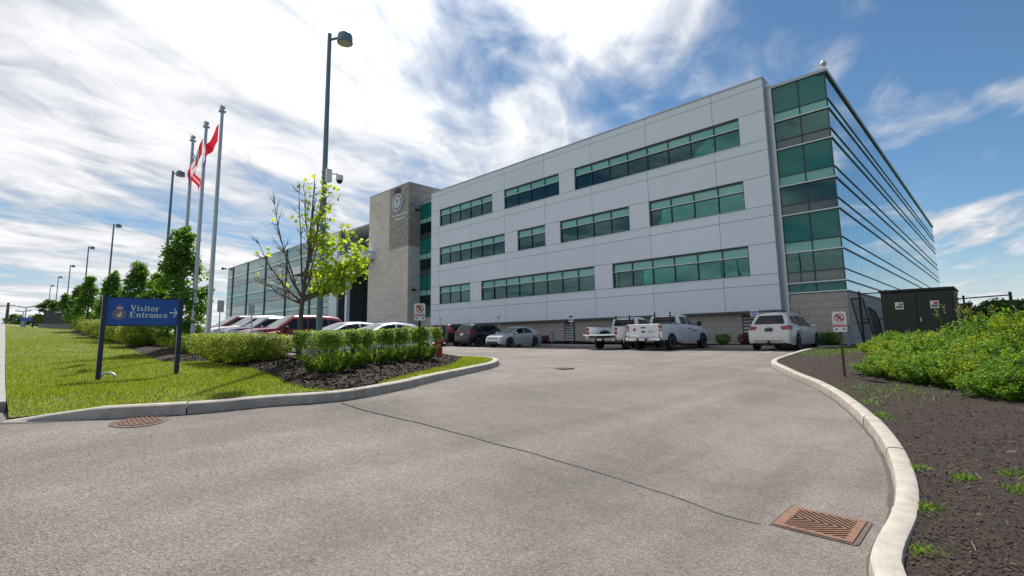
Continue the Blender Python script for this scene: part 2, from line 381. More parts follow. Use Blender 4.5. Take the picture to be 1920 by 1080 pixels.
L_WILD2 = leafmat('wild_shrub_leaf_pale', (.105, .155, .014), (.145, .185, .008), .5)
L_FAR = leafmat('far_tree_leaf', (.055, .105, .02), (.05, .09, .01))
L_GRASS = leafmat('grass_blade', (.148, .190, .018), (.138, .168, .010), .5)
L_RED = leafmat('barberry_leaf', (.10, .03, .03), (.08, .02, .015))
L_FLOWER = leafmat('tansy_flower', (.35, .33, .10), (.2, .2, .05))
# ------------------------------------------------------------------ ground, roads, kerbs
def grid_sheet(name, xs, ys, dz, mat):
    X, Y = np.meshgrid(xs, ys, indexing='ij'); P = np.stack([X.ravel(), Y.ravel()], 1)
    V = np.concatenate([P, (Zs(P)+dz)[:, None]], 1); n, m_ = len(xs), len(ys)
    i = np.arange(n*m_).reshape(n, m_); Fq = np.stack([i[:-1, :-1], i[1:, :-1], i[1:, 1:], i[:-1, 1:]], -1).reshape(-1, 4)
    me = np_mesh(name, V, Fq, mat); me.polygons.foreach_set('use_smooth', [True]*len(me.polygons))
    o = bpy.data.objects.new(name, me); link(o); o['kind'] = 'structure'; return o
far = [0]+[r for r in (6, 14, 26, 42, 65, 100, 160, 260, 450, 800, 1500, 3000, 6000)]
xs = sorted([-128-r for r in far[1:]]+list(np.arange(-128, 34, 2.0))+[34+r for r in far])
ys = sorted([-14-r for r in far[1:]]+list(np.arange(-14, 44, 2.0))+[44+r for r in far])
grid_sheet('ground', xs, ys, -.10, M_FIELD)
grid_sheet('road', np.concatenate([np.arange(-126, -30, 2.), np.arange(-30, 12, .5), np.arange(12, 33, 2.)]), np.concatenate([np.arange(-12, -4, 1.), np.arange(-4, 31.5, .5)]), 0, M_ASPH)

def smooth_line(pts, step=.25):
    P = [np.array(p[:2], float) for p in pts]; out = []
    for i in range(len(P)-1):
        p0, p1, p2, p3 = P[max(i-1, 0)], P[i], P[i+1], P[min(i+2, len(P)-1)]
        d = np.linalg.norm(p2-p1); n = max(1, int(d/step))
        t01 = max(np.linalg.norm(p1-p0), 1e-3)**.5; t12 = d**.5; t23 = max(np.linalg.norm(p3-p2), 1e-3)**.5
        m1 = (p2-p1)+t12*((p1-p0)/t01-(p2-p0)/(t01+t12)) if i > 0 else (p2-p1)
        m2 = (p2-p1)+t12*((p3-p2)/t23-(p3-p1)/(t12+t23)) if i < len(P)-2 else (p2-p1)
        for k in range(n):
            t = k/n; out.append((2*t**3-3*t*t+1)*p1+(t**3-2*t*t+t)*m1+(-2*t**3+3*t*t)*p2+(t**3-t*t)*m2)
    out.append(P[-1]); return np.array(out)
def normals_left(P):
    T = np.gradient(P, axis=0); T /= np.linalg.norm(T, axis=1)[:, None]; return np.stack([-T[:, 1], T[:, 0]], 1)
def kerb(name, line, hfun, seg=(1.7, 2.6)):
    root = bpy.data.objects.new(name, None); link(root); root['kind'] = 'structure'
    Nn = normals_left(line); s = np.concatenate([[0], np.cumsum(np.linalg.norm(np.diff(line, axis=0), axis=1))]); g = Zs(line)
    st = 0.; r = random.Random(3)
    while st < s[-1]-.3:
        en = min(st+r.uniform(*seg), s[-1]); ss = np.linspace(st+.008, en-.008, max(3, int((en-st)/.22)+1))
        mb = MB(); jx, jz = r.uniform(-.008, .008), r.uniform(-.008, .006); b = 0
        for k, q in enumerate(ss):
            p = np.array([np.interp(q, s, line[:, 0]), np.interp(q, s, line[:, 1])]); n = np.array([np.interp(q, s, Nn[:, 0]), np.interp(q, s, Nn[:, 1])]); z = np.interp(q, s, g); h = hfun(q)+jz
            for off, zz in ((-.004, -.12), (.0, max(h-.11, .004)), (.016, h-.022), (.034, h-.005), (.06, h), (.165, h), (.19, h-.01), (.20, h-.03), (.20, -.12)):
                mb.v.append((p[0]+n[0]*(off+jx), p[1]+n[1]*(off+jx), z+zz))
        for k in range(len(ss)-1):
            for j in range(8): mb.f.append((k*9+j, (k+1)*9+j, (k+1)*9+j+1, k*9+j+1))
        mb.f.append(tuple(range(9))); mb.f.append(tuple((len(ss)-1)*9+j for j in range(9))[::-1])
        part('kerb_stone', mb, M_KERB, root, 35.); st = en
    return root
LAWN_LINE = smooth_line([onZ(*q) for q in CURB_L]+[(-12.45,11.85),(-13.5,12.2),(-14.8,12.25),(-15.6,11.8),(-15.85,10.5),(-15.85,8.4),(-16.4,7.4),(-18,7.2),(-30,7.2),(-62,7.2)])
kerb('kerb', LAWN_LINE, lambda q: .155*min(1, .12+max(0, q)/1.15))
RIGHT_LINE = smooth_line([(-5.3,27.0),(-5.75,25.8),(-5.85,24),(-5.88,21.5)]+[onZ(*q) for q in CURB_R]+[(-.72,3.9),(-.5,3.0),(.1,2.1),(1.2,1.4),(3,1.0),(14,.7)])
kerb('kerb', RIGHT_LINE, lambda q: .16)
FRONT_LINE = smooth_line([(-46,28.35),(-30,28.35),(-8.2,28.35),(-6.4,28.2),(-5.3,27.2)], 1.)   # kerb before the planting strip of the building
kerb('kerb', FRONT_LINE, lambda q: .14)

def sheet(name, poly, dz, mat, step, mound=None, structure_=True):
    """polygon filled with a grid of points laid on the terrain"""
    poly = np.asarray(poly, float)[:, :2]; n = len(poly)
    lo, hi = poly.min(0), poly.max(0)
    gx, gy = np.meshgrid(np.arange(lo[0], hi[0], step), np.arange(lo[1], hi[1], step)); G = np.stack([gx.ravel(), gy.ravel()], 1)
    G = G[inside(G, poly)]
    pts = [Vector(p) for p in poly]+[Vector(p) for p in G]
    r = delaunay_2d_cdt(pts, [(i, (i+1) % n) for i in range(n)], [], 1, 1e-4)
    P = np.array([(p.x, p.y) for p in r[0]]); z = Zs(P)+dz
    if mound is not None: z += mound(P)
    me = bpy.data.meshes.new(name); me.from_pydata(np.concatenate([P, z[:, None]], 1).tolist(), [], [tuple(f) for f in r[2]])
    me.materials.append(mat); me.polygons.foreach_set('use_smooth', [True]*len(me.polygons))
    o = bpy.data.objects.new(name, me); link(o)
    if structure_: o['kind'] = 'structure'
    return o
def inside(P, poly):
    P = np.asarray(P); r = np.zeros(len(P), bool); j = len(poly)-1
    for i in range(len(poly)):
        xi, yi = poly[i]; xj, yj = poly[j]
        c = ((yi > P[:, 1]) != (yj > P[:, 1])) & (P[:, 0] < (xj-xi)*(P[:, 1]-yi)/(yj-yi+1e-12)+xi)
        r ^= c; j = i
    return r
def edge_dist(P, line):
    d = np.full(len(P), 1e9)
    for i in range(0, len(line)-1):
        a, b = line[i], line[i+1]; ab = b-a; t = np.clip(((P-a)@ab)/max(ab@ab, 1e-9), 0, 1)
        d = np.minimum(d, np.linalg.norm(P-a-t[:, None]*ab, axis=1))
    return d
Ll = (LAWN_LINE+normals_left(LAWN_LINE)*.19)[::2]
lawn_poly = np.concatenate([Ll, [(-62, 7.0), (-90, 7.0), (-122, 6.5), (-122, .12), (-60, .12), (-30, .12), (-14, .12), (-10, .12)]])
def lawn_rise(P): return -.125*np.clip(1-np.linalg.norm(np.asarray(P)-LAWN_LINE[0], axis=1)/1.35, 0, 1)   # down to the dropped kerb end
lawn = sheet('lawn', lawn_poly, .135, M_LAWN, .4, lawn_rise)
# paved walk along the street
mb = MB()
xsw = np.arange(-122, -9.8, 1.52)
root = bpy.data.objects.new('pavement', None); link(root); root['kind'] = 'structure'
for i, x0 in enumerate(xsw):
    x1 = x0+1.50; zz = Zs([(x0, -1.6), (x1, -1.6), (x1, .1), (x0, .1)])
    mb = MB(); top = [(x0, -1.6, zz[0]+.14), (x1, -1.6, zz[1]+.14), (x1, .11, zz[2]+.14), (x0, .11, zz[3]+.14)]
    mb.add(top+[(p[0], p[1], p[2]-.3) for p in top], [(0, 1, 2, 3), (0, 4, 5, 1), (1, 5, 6, 2), (2, 6, 7, 3), (3, 7, 4, 0)])
    part('paving_slab', mb, M_CONC, root)

mulch_px = [(395,676),(430,684),(470,689),(505,700),(540,716),(575,725),(620,728),(680,722),(745,705),(800,692),(845,682),(858,674)]
mulch_front = [onG(a, b, .16) for a, b in mulch_px]
mulch_poly = [p[:2] for p in mulch_front]+[(-13.6,11.2),(-14.9,11.3),(-15.3,10.8),(-15.4,8.1),(-16.2,6.9),(-20,6.7),(-45,6.6),(-45,3.7),(-30,3.55),(-20,3.35),(-16,3.3)]
mulch_poly = smooth_line(mulch_poly+[mulch_poly[0]], .3)[:-1]
MP = mulch_poly
def mound(P):
    d = edge_dist(P, np.vstack([MP, MP[:1]])); w = np.array([mnoise.noise(Vector((p[0]*3, p[1]*3, 0))) for p in P])
    return .085*np.clip(d/.5, 0, 1)+.022*w*np.clip(d/.2, 0, 1)
sheet('mulch_bed', MP, .15, M_MULCH, .16, mound)
Rl = (RIGHT_LINE+normals_left(RIGHT_LINE)*.19)[::2]
right_poly = np.concatenate([Rl, [(14, 12), (14, 30.2), (-5.0, 30.2)]])
RL2 = RIGHT_LINE[::2]
def rmound(P):
    d = edge_dist(P, RL2); w = np.array([mnoise.noise(Vector((p[0]*2.2, p[1]*2.2, 5)))+.6*mnoise.noise(Vector((p[0]*7, p[1]*7, 2))) for p in P])
    return .10*np.clip(d/2.5, 0, 1)+(.030*w-.02)*np.clip(d/.25, 0, 1)
sheet('mulch_ground', right_poly, .135, M_MULCH, .2, rmound)
strip_poly = [(-46, 28.5), (-8.3, 28.5), (-6.3, 28.4), (-5.05, 27.3), (-5.05, 30.7), (-46, 30.4)]
sheet('planting_strip', strip_poly, .12, M_MULCH, .8)

# wood chips, scattered: nobody could count them
def scatter(P, z, size, mat, name, flat=.35, asp=(.3, .7)):
    n = len(P); a = rng.uniform(0, 2*np.pi, n); s = size*rng.uniform(.5, 1.5, n); w = s*rng.uniform(*asp, n); t = rng.normal(0, flat, (n, 2))
    ux = np.stack([np.cos(a), np.sin(a), t[:, 0]], 1)*s[:, None]; uy = np.stack([-np.sin(a), np.cos(a), t[:, 1]], 1)*w[:, None]
    c = np.concatenate([P, (z+.012)[:, None]], 1)
    V = np.stack([c-ux-uy, c+ux-uy*.6, c+ux+uy, c-ux+uy*.7], 1).reshape(-1, 3)
    o = bpy.data.objects.new(name, np_mesh(name, V, np.arange(4*n).reshape(n, 4), mat)); link(o); o['kind'] = 'stuff'; return o
def sample(poly, n, lo=None, hi=None):
    poly = np.asarray(poly); lo = poly.min(0) if lo is None else np.array(lo); hi = poly.max(0) if hi is None else np.array(hi)
    P = rng.uniform(lo, hi, (n, 2)); return P[inside(P, poly)]
P = sample(right_poly, 210000, (-6, .5), (9, 26)); P = P[rng.uniform(0, 1, len(P)) < np.clip((7/(np.linalg.norm(P, axis=1)+1))**1.5, .05, 1)]
o = scatter(P, Zs(P)+.135+rmound(P), .015, M_CHIP, 'wood_chips', asp=(.15, .5)); tag(o, 'dark shredded wood chips over the bed inside the right kerb', 'mulch')
P = sample(MP, 70000, (-17, 2), (-6, 12)); o = scatter(P, Zs(P)+.152+mound(P), .024, M_CHIP, 'wood_chips'); tag(o, 'dark shredded wood chips under the clipped hedge', 'mulch')

# grass blades
def blades(P, z, h, mat, name, label, lean=.35, wid=.004):
    n = len(P); a = rng.uniform(0, 2*np.pi, n); hh = h*rng.uniform(.5, 1.35, n); w = wid*rng.uniform(.7, 1.6, n)
    c = np.concatenate([P, z[:, None]], 1); sx = np.stack([np.cos(a), np.sin(a), 0*a], 1)*w[:, None]
    top = c+np.stack([rng.normal(0, lean, n), rng.normal(0, lean, n), np.ones(n)], 1)*hh[:, None]
    V = np.stack([c-sx, c+sx, top], 1).reshape(-1, 3)
    o = bpy.data.objects.new(name, np_mesh(name, V, np.arange(3*n).reshape(n, 3), mat)); link(o); o['kind'] = 'stuff'; o['label'] = label; o['category'] = 'grass'; return o
P = sample(lawn_poly, 1300000, (-48, .1), (-6, 12.4)); r_ = np.linalg.norm(P, axis=1)
P = P[rng.uniform(0, 1, len(P)) < np.clip((11/r_)**1.6, .06, 1)]
P = P[~inside(P, MP)]; r_ = np.linalg.norm(P, axis=1)
pn = np.array([mnoise.noise(Vector((p[0]*.8, p[1]*.8, 0))) for p in P])
P = P[rng.uniform(-1.2, .6, len(P)) < pn+.3]; r_ = np.linalg.norm(P, axis=1)
blades(P, Zs(P)+.135+lawn_rise(P), .036, L_GRASS, 'grass', 'mown green lawn grass inside the left kerb', wid=.0055)
# weeds and grass along the right kerb and in the bed
P = []
for c, r0, n in [(onG(1708,866,.2), .10, 110), (onG(1722,935,.2), .13, 140), (onG(1640,770,.2), .25, 200), (onG(1600,745,.2), .4, 260), (onG(1690,735,.2), .9, 260), (onG(1640,728,.2), .8, 220), (onG(1805,888,.2), .09, 110), (onG(1905,912,.2), .10, 90), (onG(1890,880,.2), .10, 60), (onG(1730,1015,.2), .08, 40), (onG(1545,660,.2), 1.0, 900), (onG(1600,655,.2), 1.3, 1500), (onG(1660,650,.2), 1.5, 1500)]:
    P.append(rng.normal(0, r0*.6, (n, 2))+c[:2])
P = np.concatenate(P); P = P[inside(P, right_poly)]
blades(P, Zs(P)+.135+rmound(P), .06, L_WILD, 'weeds', 'low green weeds sprouting along the right kerb', .6, .006)

# drain covers, seam, parking lines
def tilt(x, y):                                          # terrain normal frame
    e = .4; zx = (Z(x+e, y)-Z(x-e, y))/(2*e); zy = (Z(x, y+e)-Z(x, y-e))/(2*e); return zx, zy
gc = np.array([(-1.345), 5.26]); gzx, gzy = tilt(*gc); gz0 = Z(*gc)
def gp(u, v, h): return (gc[0]+u, gc[1]+v, gz0+gzx*u+gzy*v+h)
root = thing('storm_drain', 'rusty square herringbone drain grate near the right kerb', 'drain', gp(0, 0, 0))
h_ = .305
mb = MB()
for a, b, c, d in ((-h_-.018, -h_-.018, h_+.018, -h_), (-h_-.018, h_, h_+.018, h_+.018), (-h_-.018, -h_, -h_, h_), (h_, -h_, h_+.035, h_)):
    mb.add([gp(a, b, -.05), gp(c, b, -.05), gp(c, d, -.05), gp(a, d, -.05), gp(a, b, .012), gp(c, b, .012), gp(c, d, .012), gp(a, d, .012)], [(4, 5, 6, 7), (0, 1, 5, 4), (1, 2, 6, 5), (2, 3, 7, 6), (3, 0, 4, 7)])
part('frame', mb, M_RUSTP, root)
mb = MB(); mb.add([gp(-h_, -h_, .003), gp(h_, -h_, .003), gp(h_, h_, .003), gp(-h_, h_, .003)], [(0, 1, 2, 3)]); part('pit', mb, M_HOLE, root)
mb = MB()
def slab(poly): mb.prism(poly, lambda u, v, t: gp(u, v, t), .004, .018)
i_ = h_-.006
slab([(-i_, -i_), (i_, -i_), (i_, -i_+.05), (-i_, -i_+.05)]); slab([(-i_, i_-.05), (i_, i_-.05), (i_, i_), (-i_, i_)])
slab([(-i_, -i_+.05), (-i_+.075, -i_+.05), (-i_+.075, i_-.05), (-i_, i_-.05)]); slab([(i_-.06, -i_+.05), (i_, -i_+.05), (i_, i_-.05), (i_-.06, i_-.05)])
a0, a1, b1 = -i_+.075, i_-.06, i_-.05
def clipx(poly):                                          # clip a sloping bar to the opening
    for ax, lim, sg in ((0, a0, 1), (0, a1, -1), (1, -b1, 1), (1, b1, -1)):
        out = []
        for k in range(len(poly)):
            p, q = poly[k], poly[(k+1) % len(poly)]; dp, dq = sg*(p[ax]-lim), sg*(q[ax]-lim)
            if dp >= 0: out.append(p)
            if dp*dq < 0: t = dp/(dp-dq); out.append((p[0]+t*(q[0]-p[0]), p[1]+t*(q[1]-p[1])))
        poly = out
        if len(poly) < 3: return None
    return poly
for k in range(-9, 16):
    x0 = a0+k*.068
    for sg in (1, -1):
        pl = clipx([(x0, 0), (x0+.031, 0), (x0+.031-.30, sg*.26), (x0-.30, sg*.26)])
        if pl:
            if sg < 0: pl = pl[::-1]
            slab(pl)
part('grate', mb, M_RUST, root)
mc = onG(262, 791); mzx, mzy = tilt(mc[0], mc[1]); R0 = .27
def mp(u, v, h): return (mc[0]+u, mc[1]+v, Z(mc[0], mc[1])+mzx*u+mzy*v+h)
root = thing('manhole_cover', 'round rusty manhole cover beside the left kerb', 'manhole', mp(0, 0, 0))
mb = MB(); n = 36
ring = [(math.cos(2*math.pi*k/n), math.sin(2*math.pi*k/n)) for k in range(n)]
mb.add([mp(R0*1.1*c, R0*1.1*s, .006) for c, s in ring]+[mp(R0*c, R0*s, .010) for c, s in ring], [(k, (k+1) % n, n+(k+1) % n, n+k) for k in range(n)]); part('frame', mb, M_RUSTP, root)
mb = MB(); mb.add([mp(R0*c, R0*s, .006) for c, s in ring], [tuple(range(n))]); part('lid', mb, M_RUSTP, root)
mb = MB()
for i in range(-5, 6):
    for j in range(-5, 6):
        u, v = i*.048, j*.048
        if u*u+v*v < (R0-.04)**2: mb.prism([(u-.017, v-.017), (u+.017, v-.017), (u+.017, v+.017), (u-.017, v+.017)], lambda a, b, t: mp(a, b, t), .007, .014)
part('tread', mb, M_RUST, root)
fc = onG(1050, 691); root = thing('storm_drain', 'small far drain grate in the middle of the driveway', 'drain', fc)
mb = MB()
for k in range(-5, 6): mb.box(fc[0]+k*.055-.016, fc[1]-.26, fc[2]-.02, fc[0]+k*.055+.016, fc[1]+.26, fc[2]+.009)
part('grate', mb, M_RUSTP, root)
mb = MB(); mb.box(fc[0]-.32, fc[1]-.28, fc[2]-.03, fc[0]+.32, fc[1]+.28, fc[2]+.004); part('pit', mb, M_HOLE, root)
def ribbon(name, pts, w, dz, mat, jit=0., kind=True):
    P = smooth_line(pts, .12); 
    if jit:
        t = np.arange(len(P)); P = P+np.stack([[mnoise.noise(Vector((k*.23, 1, 0)))*jit for k in t], [mnoise.noise(Vector((k*.23, 9, 0)))*jit for k in t]], 1)
    Nn = normals_left(P); ww = np.array([w*(.75+.6*abs(mnoise.noise(Vector((k*.4, 3, 0))))) if jit else w for k in range(len(P))])
    A = P+Nn*ww[:, None]/2; B = P-Nn*ww[:, None]/2; n = len(P)
    V = np.concatenate([np.c_[A, Zs(A)+dz], np.c_[B, Zs(B)+dz]]); Fq = np.array([(i, i+1, n+i+1, n+i) for i in range(n-1)])
    o = bpy.data.objects.new(name, np_mesh(name, V, Fq[:, ::-1], mat)); link(o)
    if kind: o['kind'] = 'structure'
    return o
for ln in (LAWN_LINE[:int(len(LAWN_LINE)*.42)], RIGHT_LINE):
    ribbon('gutter_dirt', (ln-normals_left(ln)*.028)[::3], .05, .003, M_DIRT, .03)
P = sample(right_poly, 900, (-6, .5), (9, 22)); o = scatter(P, Zs(P)+.145+rmound(P), .05, M_STRAW, 'dry_straw', asp=(.03, .06)); tag(o, 'pale dry stalks strewn over the mulch inside the right kerb', 'straw')
ribbon('road_seam', [onG(*q) for q in ((641,756),(700,774),(800,797),(940,835),(1100,880),(1250,928),(1350,962),(1425,985))], .034, .004, M_CRACK, .045)
for X in np.arange(-41.9, -6, 2.6): ribbon('parking_line', [(X+.9, 22.3), (X+.9, 28.2)], .1, .004, M_YELLOW)
for X in np.arange(-40, -16, 2.7): ribbon('parking_line', [(X, 7.4), (X, 12.6)], .1, .004, M_YELLOW)

# ------------------------------------------------------------------ the office building
MOD = 1.55
def BX(u): return (u-25.5556)*MOD
LV = dict(T=16.632, J1=16.164, W1t=14.662, W1b=12.906, J2=12.282, W2t=10.734, W2b=8.982, J3=8.367, W3t=6.808, W3b=5.046, J4=4.447, B=3.001,
          gT=16.113, s0=14.527, s1=13.989, t1=12.827, s2=12.279, t2=10.673, s3=10.063, t3=8.934, s4=8.353, t4=6.784, s5=6.18, t5=5.069, s6=4.454, gB=3.909)
Y0, YG, YF, XC, UL, UR = 30.107, 30.804, 89.66, -5.633, -.924, 19.974
XL, XR = BX(UL), BX(UR)
office = thing('office_building', 'white panelled office block with teal windows, glass wings and stone tower', 'building', (-30, 30.8, 1.0))
_cache = {}
def boxpart(name, x0, y0, z0, x1, y1, z1, mat, parent, e=0.):
    """box part; alike boxes share one mesh"""
    key = (name, round(x1-x0, 3), round(y1-y0, 3), round(z1-z0, 3), mat.name, e)
    if key not in _cache:
        mb = MB(); a, b, c = (x1-x0)/2, (y1-y0)/2, (z1-z0)/2
        mb.bev(-a, -b, -c, a, b, c, e) if e else mb.box(-a, -b, -c, a, b, c)
        _cache[key] = mb.mesh(name, mat)
    o = bpy.data.objects.new(name, _cache[key]); link(o, parent, ((x0+x1)/2, (y0+y1)/2, (z0+z1)/2)); return o
# cladding panels, one by one
JX = [UL, 0, 3, 6, 9, 12, 15, 18, UR]; g = .011
def panel_row(z0, z1, spans):
    for a, b in spans: boxpart('cladding_panel', BX(a)+g, Y0, z0+g, BX(b)-g, Y0+.16, z1-g, M_PANEL, office, .006)
full = list(zip(JX[:-1], JX[1:])); K = LV
for a, b in (('J1', 'T'), ('W1t', 'J1'), ('J2', 'W1b'), ('W2t', 'J2'), ('J3', 'W2b'), ('W3t', 'J3'), ('J4', 'W3b'), ('B', 'J4')): panel_row(K[a], K[b], full)
WIN = {1: [(0, 5), (6, 10), (11, 19)], 2: [(0, 6), (7, 9), (10, 14), (15, 19)], 3: [(0, 3), (4, 12), (13, 19)]}
for r in WIN:
    zt, zb = K['W%dt' % r], K['W%db' % r]; ends = [UL]+[q for w in WIN[r] for q in w]+[UR]
    panel_row(zb, zt, [(ends[i], ends[i+1]) for i in range(0, len(ends), 2)])
# backing wall strips behind the joints
mb = MB()
for a, b in ((K['W1t'], K['T']), (K['W2t'], K['W1b']), (K['W3t'], K['W2b']), (K['B'], K['W3b'])): mb.box(XL+.05, Y0+.13, a+.03, XR-.05, Y0+.30, b-.03)
for r in WIN:
    ends = [UL]+[q for w in WIN[r] for q in w]+[UR]
    for i in range(0, len(ends), 2): mb.box(BX(ends[i])+.05, Y0+.132, K['W%db' % r]-.03, BX(ends[i+1])-.05, Y0+.302, K['W%dt' % r]+.03)
part('backing_wall', mb, M_FRAME, office)
mb = MB(); mb.box(XL-.02, Y0-.03, K['T'], XR+.03, YG+1.2, K['T']+.10); part('coping', mb, M_COPING, office)
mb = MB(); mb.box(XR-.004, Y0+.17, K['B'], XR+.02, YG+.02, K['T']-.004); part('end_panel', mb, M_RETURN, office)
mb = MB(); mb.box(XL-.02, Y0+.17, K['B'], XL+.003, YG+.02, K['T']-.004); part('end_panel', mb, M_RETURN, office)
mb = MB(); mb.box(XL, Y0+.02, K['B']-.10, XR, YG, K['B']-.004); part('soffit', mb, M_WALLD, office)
rw = random.Random(11)
for r in WIN:
    zt, zb = K['W%dt' % r], K['W%db' % r]; zm = zt-(zt-zb)*.37
    for a, b in WIN[r]:
        x0, x1 = BX(a), BX(b); y = Y0+.085; e = .05; mb = MB()
        mb.box(x0, y, zt-.11, x1, y+.14, zt); mb.box(x0, y, zb, x1, y+.14, zb+e)
        mb.box(x0, y+.001, zb+e, x0+.085, y+.139, zt-.11); mb.box(x1-e, y+.001, zb+e, x1, y+.139, zt-.11)
        for k in range(a+1, b): mb.box(BX(k)-.03, y+.002, zb+e, BX(k)+.03, y+.138, zt-.11)
        fr = part('window', mb, M_FRAME, office)
        mb = MB(); mb.box(x0+.085, y-.03, zm, x1-e, y+.03, zm+.05); part('transom', mb, M_STRIP, fr)
        mb = MB(); mb.box(x0+.085, y-.004, zm-.035, x1-e, y+.10, zm-.001); part('rail', mb, M_FRAME, fr)
        mb = MB(); mb.box(x0-.02, Y0-.035, zb-.03, x1+.02, Y0+.05, zb-.002); part('sill', mb, M_STRIP, fr)
        for k in range(a, b):
            xa, xb = BX(k)+.03, BX(k+1)-.03
            if k == a: xa += .055
            boxpart('pane', xa, y+.07, zm+.05, xb, y+.085, zt-.11, M_MINT, fr)
            boxpart('pane', xa, y+.07, zb+e, xb, y+.085, zm-.035, M_VIS, fr)
            q = rw.random()
            if r == 3 or q < .42:
                zz = zb+e if (r == 3 and q < .62) else zb+e+(zm-zb)*rw.choice([0, .0, .35, .6, .75])
                boxpart('blind', xa-.02, y+.22, zz, xb+.02, y+.235, zm+.02, M_BLIND, fr)
# rooms: slabs, back wall, partitions
mb = MB()
for z in (K['W1b']-.75, K['W2b']-.75, K['W3b']-.75): mb.box(XL+.2, Y0+.31, z-.28, XR-.05, 36.4, z); mb.box(XR-.05, YG+.13, z-.28, XC-.35, 36.4, z)
for z in (K['s0']+.1, K['t2']+.05, K['t4']+.05): mb.box(XL+.2, Y0+.31, z, XR-.05, 36.4, z+.3); mb.box(XR-.05, YG+.13, z, XC-.35, 36.4, z+.3)
part('floor_slab', mb, M_SLAB, office)
mb = MB(); mb.box(XL+.2, 36.4, K['gB'], XC-.5, 36.6, K['gT']-.1)
for k in (2.98, 5.98, 8.98, 11.98, 14.98, 17.98):
    mb.box(BX(k)-.06, Y0+.32, K['gB'], BX(k)+.06, 36.4, K['gT']-.2)
part('room_wall', mb, M_ROOM, office)
# glass corner
GL = -8.42; GM = -7.03
ROWS = [('s0', 'gT', 'teal'), ('s1', 's0', 'mint'), ('t1', 's1', 'vis'), ('s2', 't1', 'grey'), ('t2', 's2', 'teal'), ('s3', 't2', 'mint'), ('t3', 's3', 'vis'), ('s4', 't3', 'grey'),
        ('t4', 's4', 'teal'), ('s5', 't4', 'mint'), ('t5', 's5', 'vis'), ('s6', 't5', 'grey'), ('gB', 's6', 'teal')]
FM = dict(teal=M_TEAL, mint=M_MINT, vis=M_VISD, grey=M_GREYG)
mb = MB(); mb.box(XR+.02, YG-.12, 1.0, GL+.03, YG+.1, K['gT']+.02); part('corner_trim', mb, M_STRIP, office)
mb = MB(); mb.box(XR-.3, YG-.1, K['gT']-.02, XC+.1, YG+.5, K['gT']+.14); mb.box(XC-.4, YG+.5, K['gT']-.02, XC+.1, YF, K['gT']+.14); part('coping', mb, M_COPING, office)
mb = MB(); mb.box(XC-.4, YG-.07, K['gT']-.12, XC+.085, YG-.02, K['gT']-.022); mb.box(XC+.02, YG-.02, K['gT']-.12, XC+.085, YF, K['gT']-.022); part('edge_trim', mb, M_FRAME, office)
cw = mb = MB()
for xm in (GL+.01, GM, XC-.03): mb.box(xm-.03, YG-.02, K['gB'], xm+.03, YG+.1, K['gT']-.021)
for a, b, _ in ROWS: mb.box(GL+.03, YG-.018, K[a]-.03, XC-.06, YG+.09, K[a]+.03)
curtain = part('curtain_wall', mb, M_FRAME, office)
for a, b, kind in ROWS:
    for x0, x1 in ((GL+.04, GM-.03), (GM+.03, XC-.06)):
        boxpart('pane', x0, YG+.02, K[a]+.03, x1, YG+.035, K[b]-.03, FM[kind], curtain)
for s in ('s1', 's2', 's3', 's4', 's5', 's6', 'gB'): boxpart('light_rail', GL+.02, YG-.10, K[s]-.03, XC+.10, YG-.021, K[s]+.035, M_STRIP, curtain)
# long side facade: near panes one by one, the rest as one field
mb = MB()
for s in ('s1', 's2', 's3', 's4', 's5', 's6', 'gB'): mb.box(XC+.005, YG-.021, K[s]-.03, XC+.055, YF, K[s]+.03)
for s in ('s0', 't1', 't2', 't3', 't4', 't5'): mb.box(XC+.01, YG, K[s]-.02, XC+.05, YF, K[s]+.02)
side = part('side_curtain_wall', mb, M_FRAME, office)
NB = 38; step = (YF-YG-.04)/NB; NEAR = 14; far_mb = {M_MIRROR: MB(), M_MIRROR2: MB()}
for a, b, kind in ROWS:
    mt = M_MIRROR2 if kind == 'mint' else M_MIRROR
    for k in range(NB):
        y0, y1 = YG+.02+k*step+.010, YG+.02+(k+1)*step-.010
        if k < NEAR: boxpart('pane', XC-.03, y0, K[a]+.02, XC, y1, K[b]-.02, mt, side)
        else: far_mb[mt].box(XC-.03, y0, K[a]+.02, XC, y1, K[b]-.02)
for mt, q in far_mb.items():
    o = part('pane_field', q, mt, side); o['kind'] = 'stuff'
mb = MB(); mb.box(XC-.32, YG+.12, K['gB'], XC-.06, YF, K['gT']-.03); part('inner_wall', mb, M_FRAME, office)
mb = MB(); mb.box(-112, 36.7, 1.0, XC-.33, YF-.2, K['gT']-.05); part('main_wall', mb, M_SLAB, office)
mb = MB(); mb.box(-109.9, YG+.15, K['gT']-.3, XC-.33, 36.7, K['gT']-.06); part('roof', mb, M_SLAB, office)
# block base, stone by stone
BH, BWD = .395, .88
def blocks(x0, x1, y, zb, zt, axis='x', sgn=1):
    rows = int((zt-zb)/BH+.5); bh = (zt-zb)/rows
    for r in range(rows):
        q = x0-(BWD/2 if r % 2 else 0)
        while q < x1-.02:
            a, b = max(q, x0), min(q+BWD, x1); q += BWD
            if b-a < .06: continue
            if axis == 'x': boxpart('block', a+.004, y, zb+r*bh+.004, b-.004, y+.12, zb+(r+1)*bh-.004, M_BLOCK, base, .008)
            else: boxpart('block', y-.12, a+.004, zb+r*bh+.004, y, b-.004, zb+(r+1)*bh-.004, M_BLOCK, base, .008)
mb = MB(); mb.box(XL+.3, Y0+.62, .6, XR+.1, Y0+.9, K['B']-.1); mb.box(GL-.3, YG+.08, .6, XC-.1, YG+.3, K['gB']-.05); mb.box(XC-.3, YG+.3, .6, XC-.1, YF, K['gB']-.05)
base = part('base_wall', mb, M_MORTAR, office)
blocks(XL+.3, XR-.1, Y0+.52, .95, K['B']-.105)
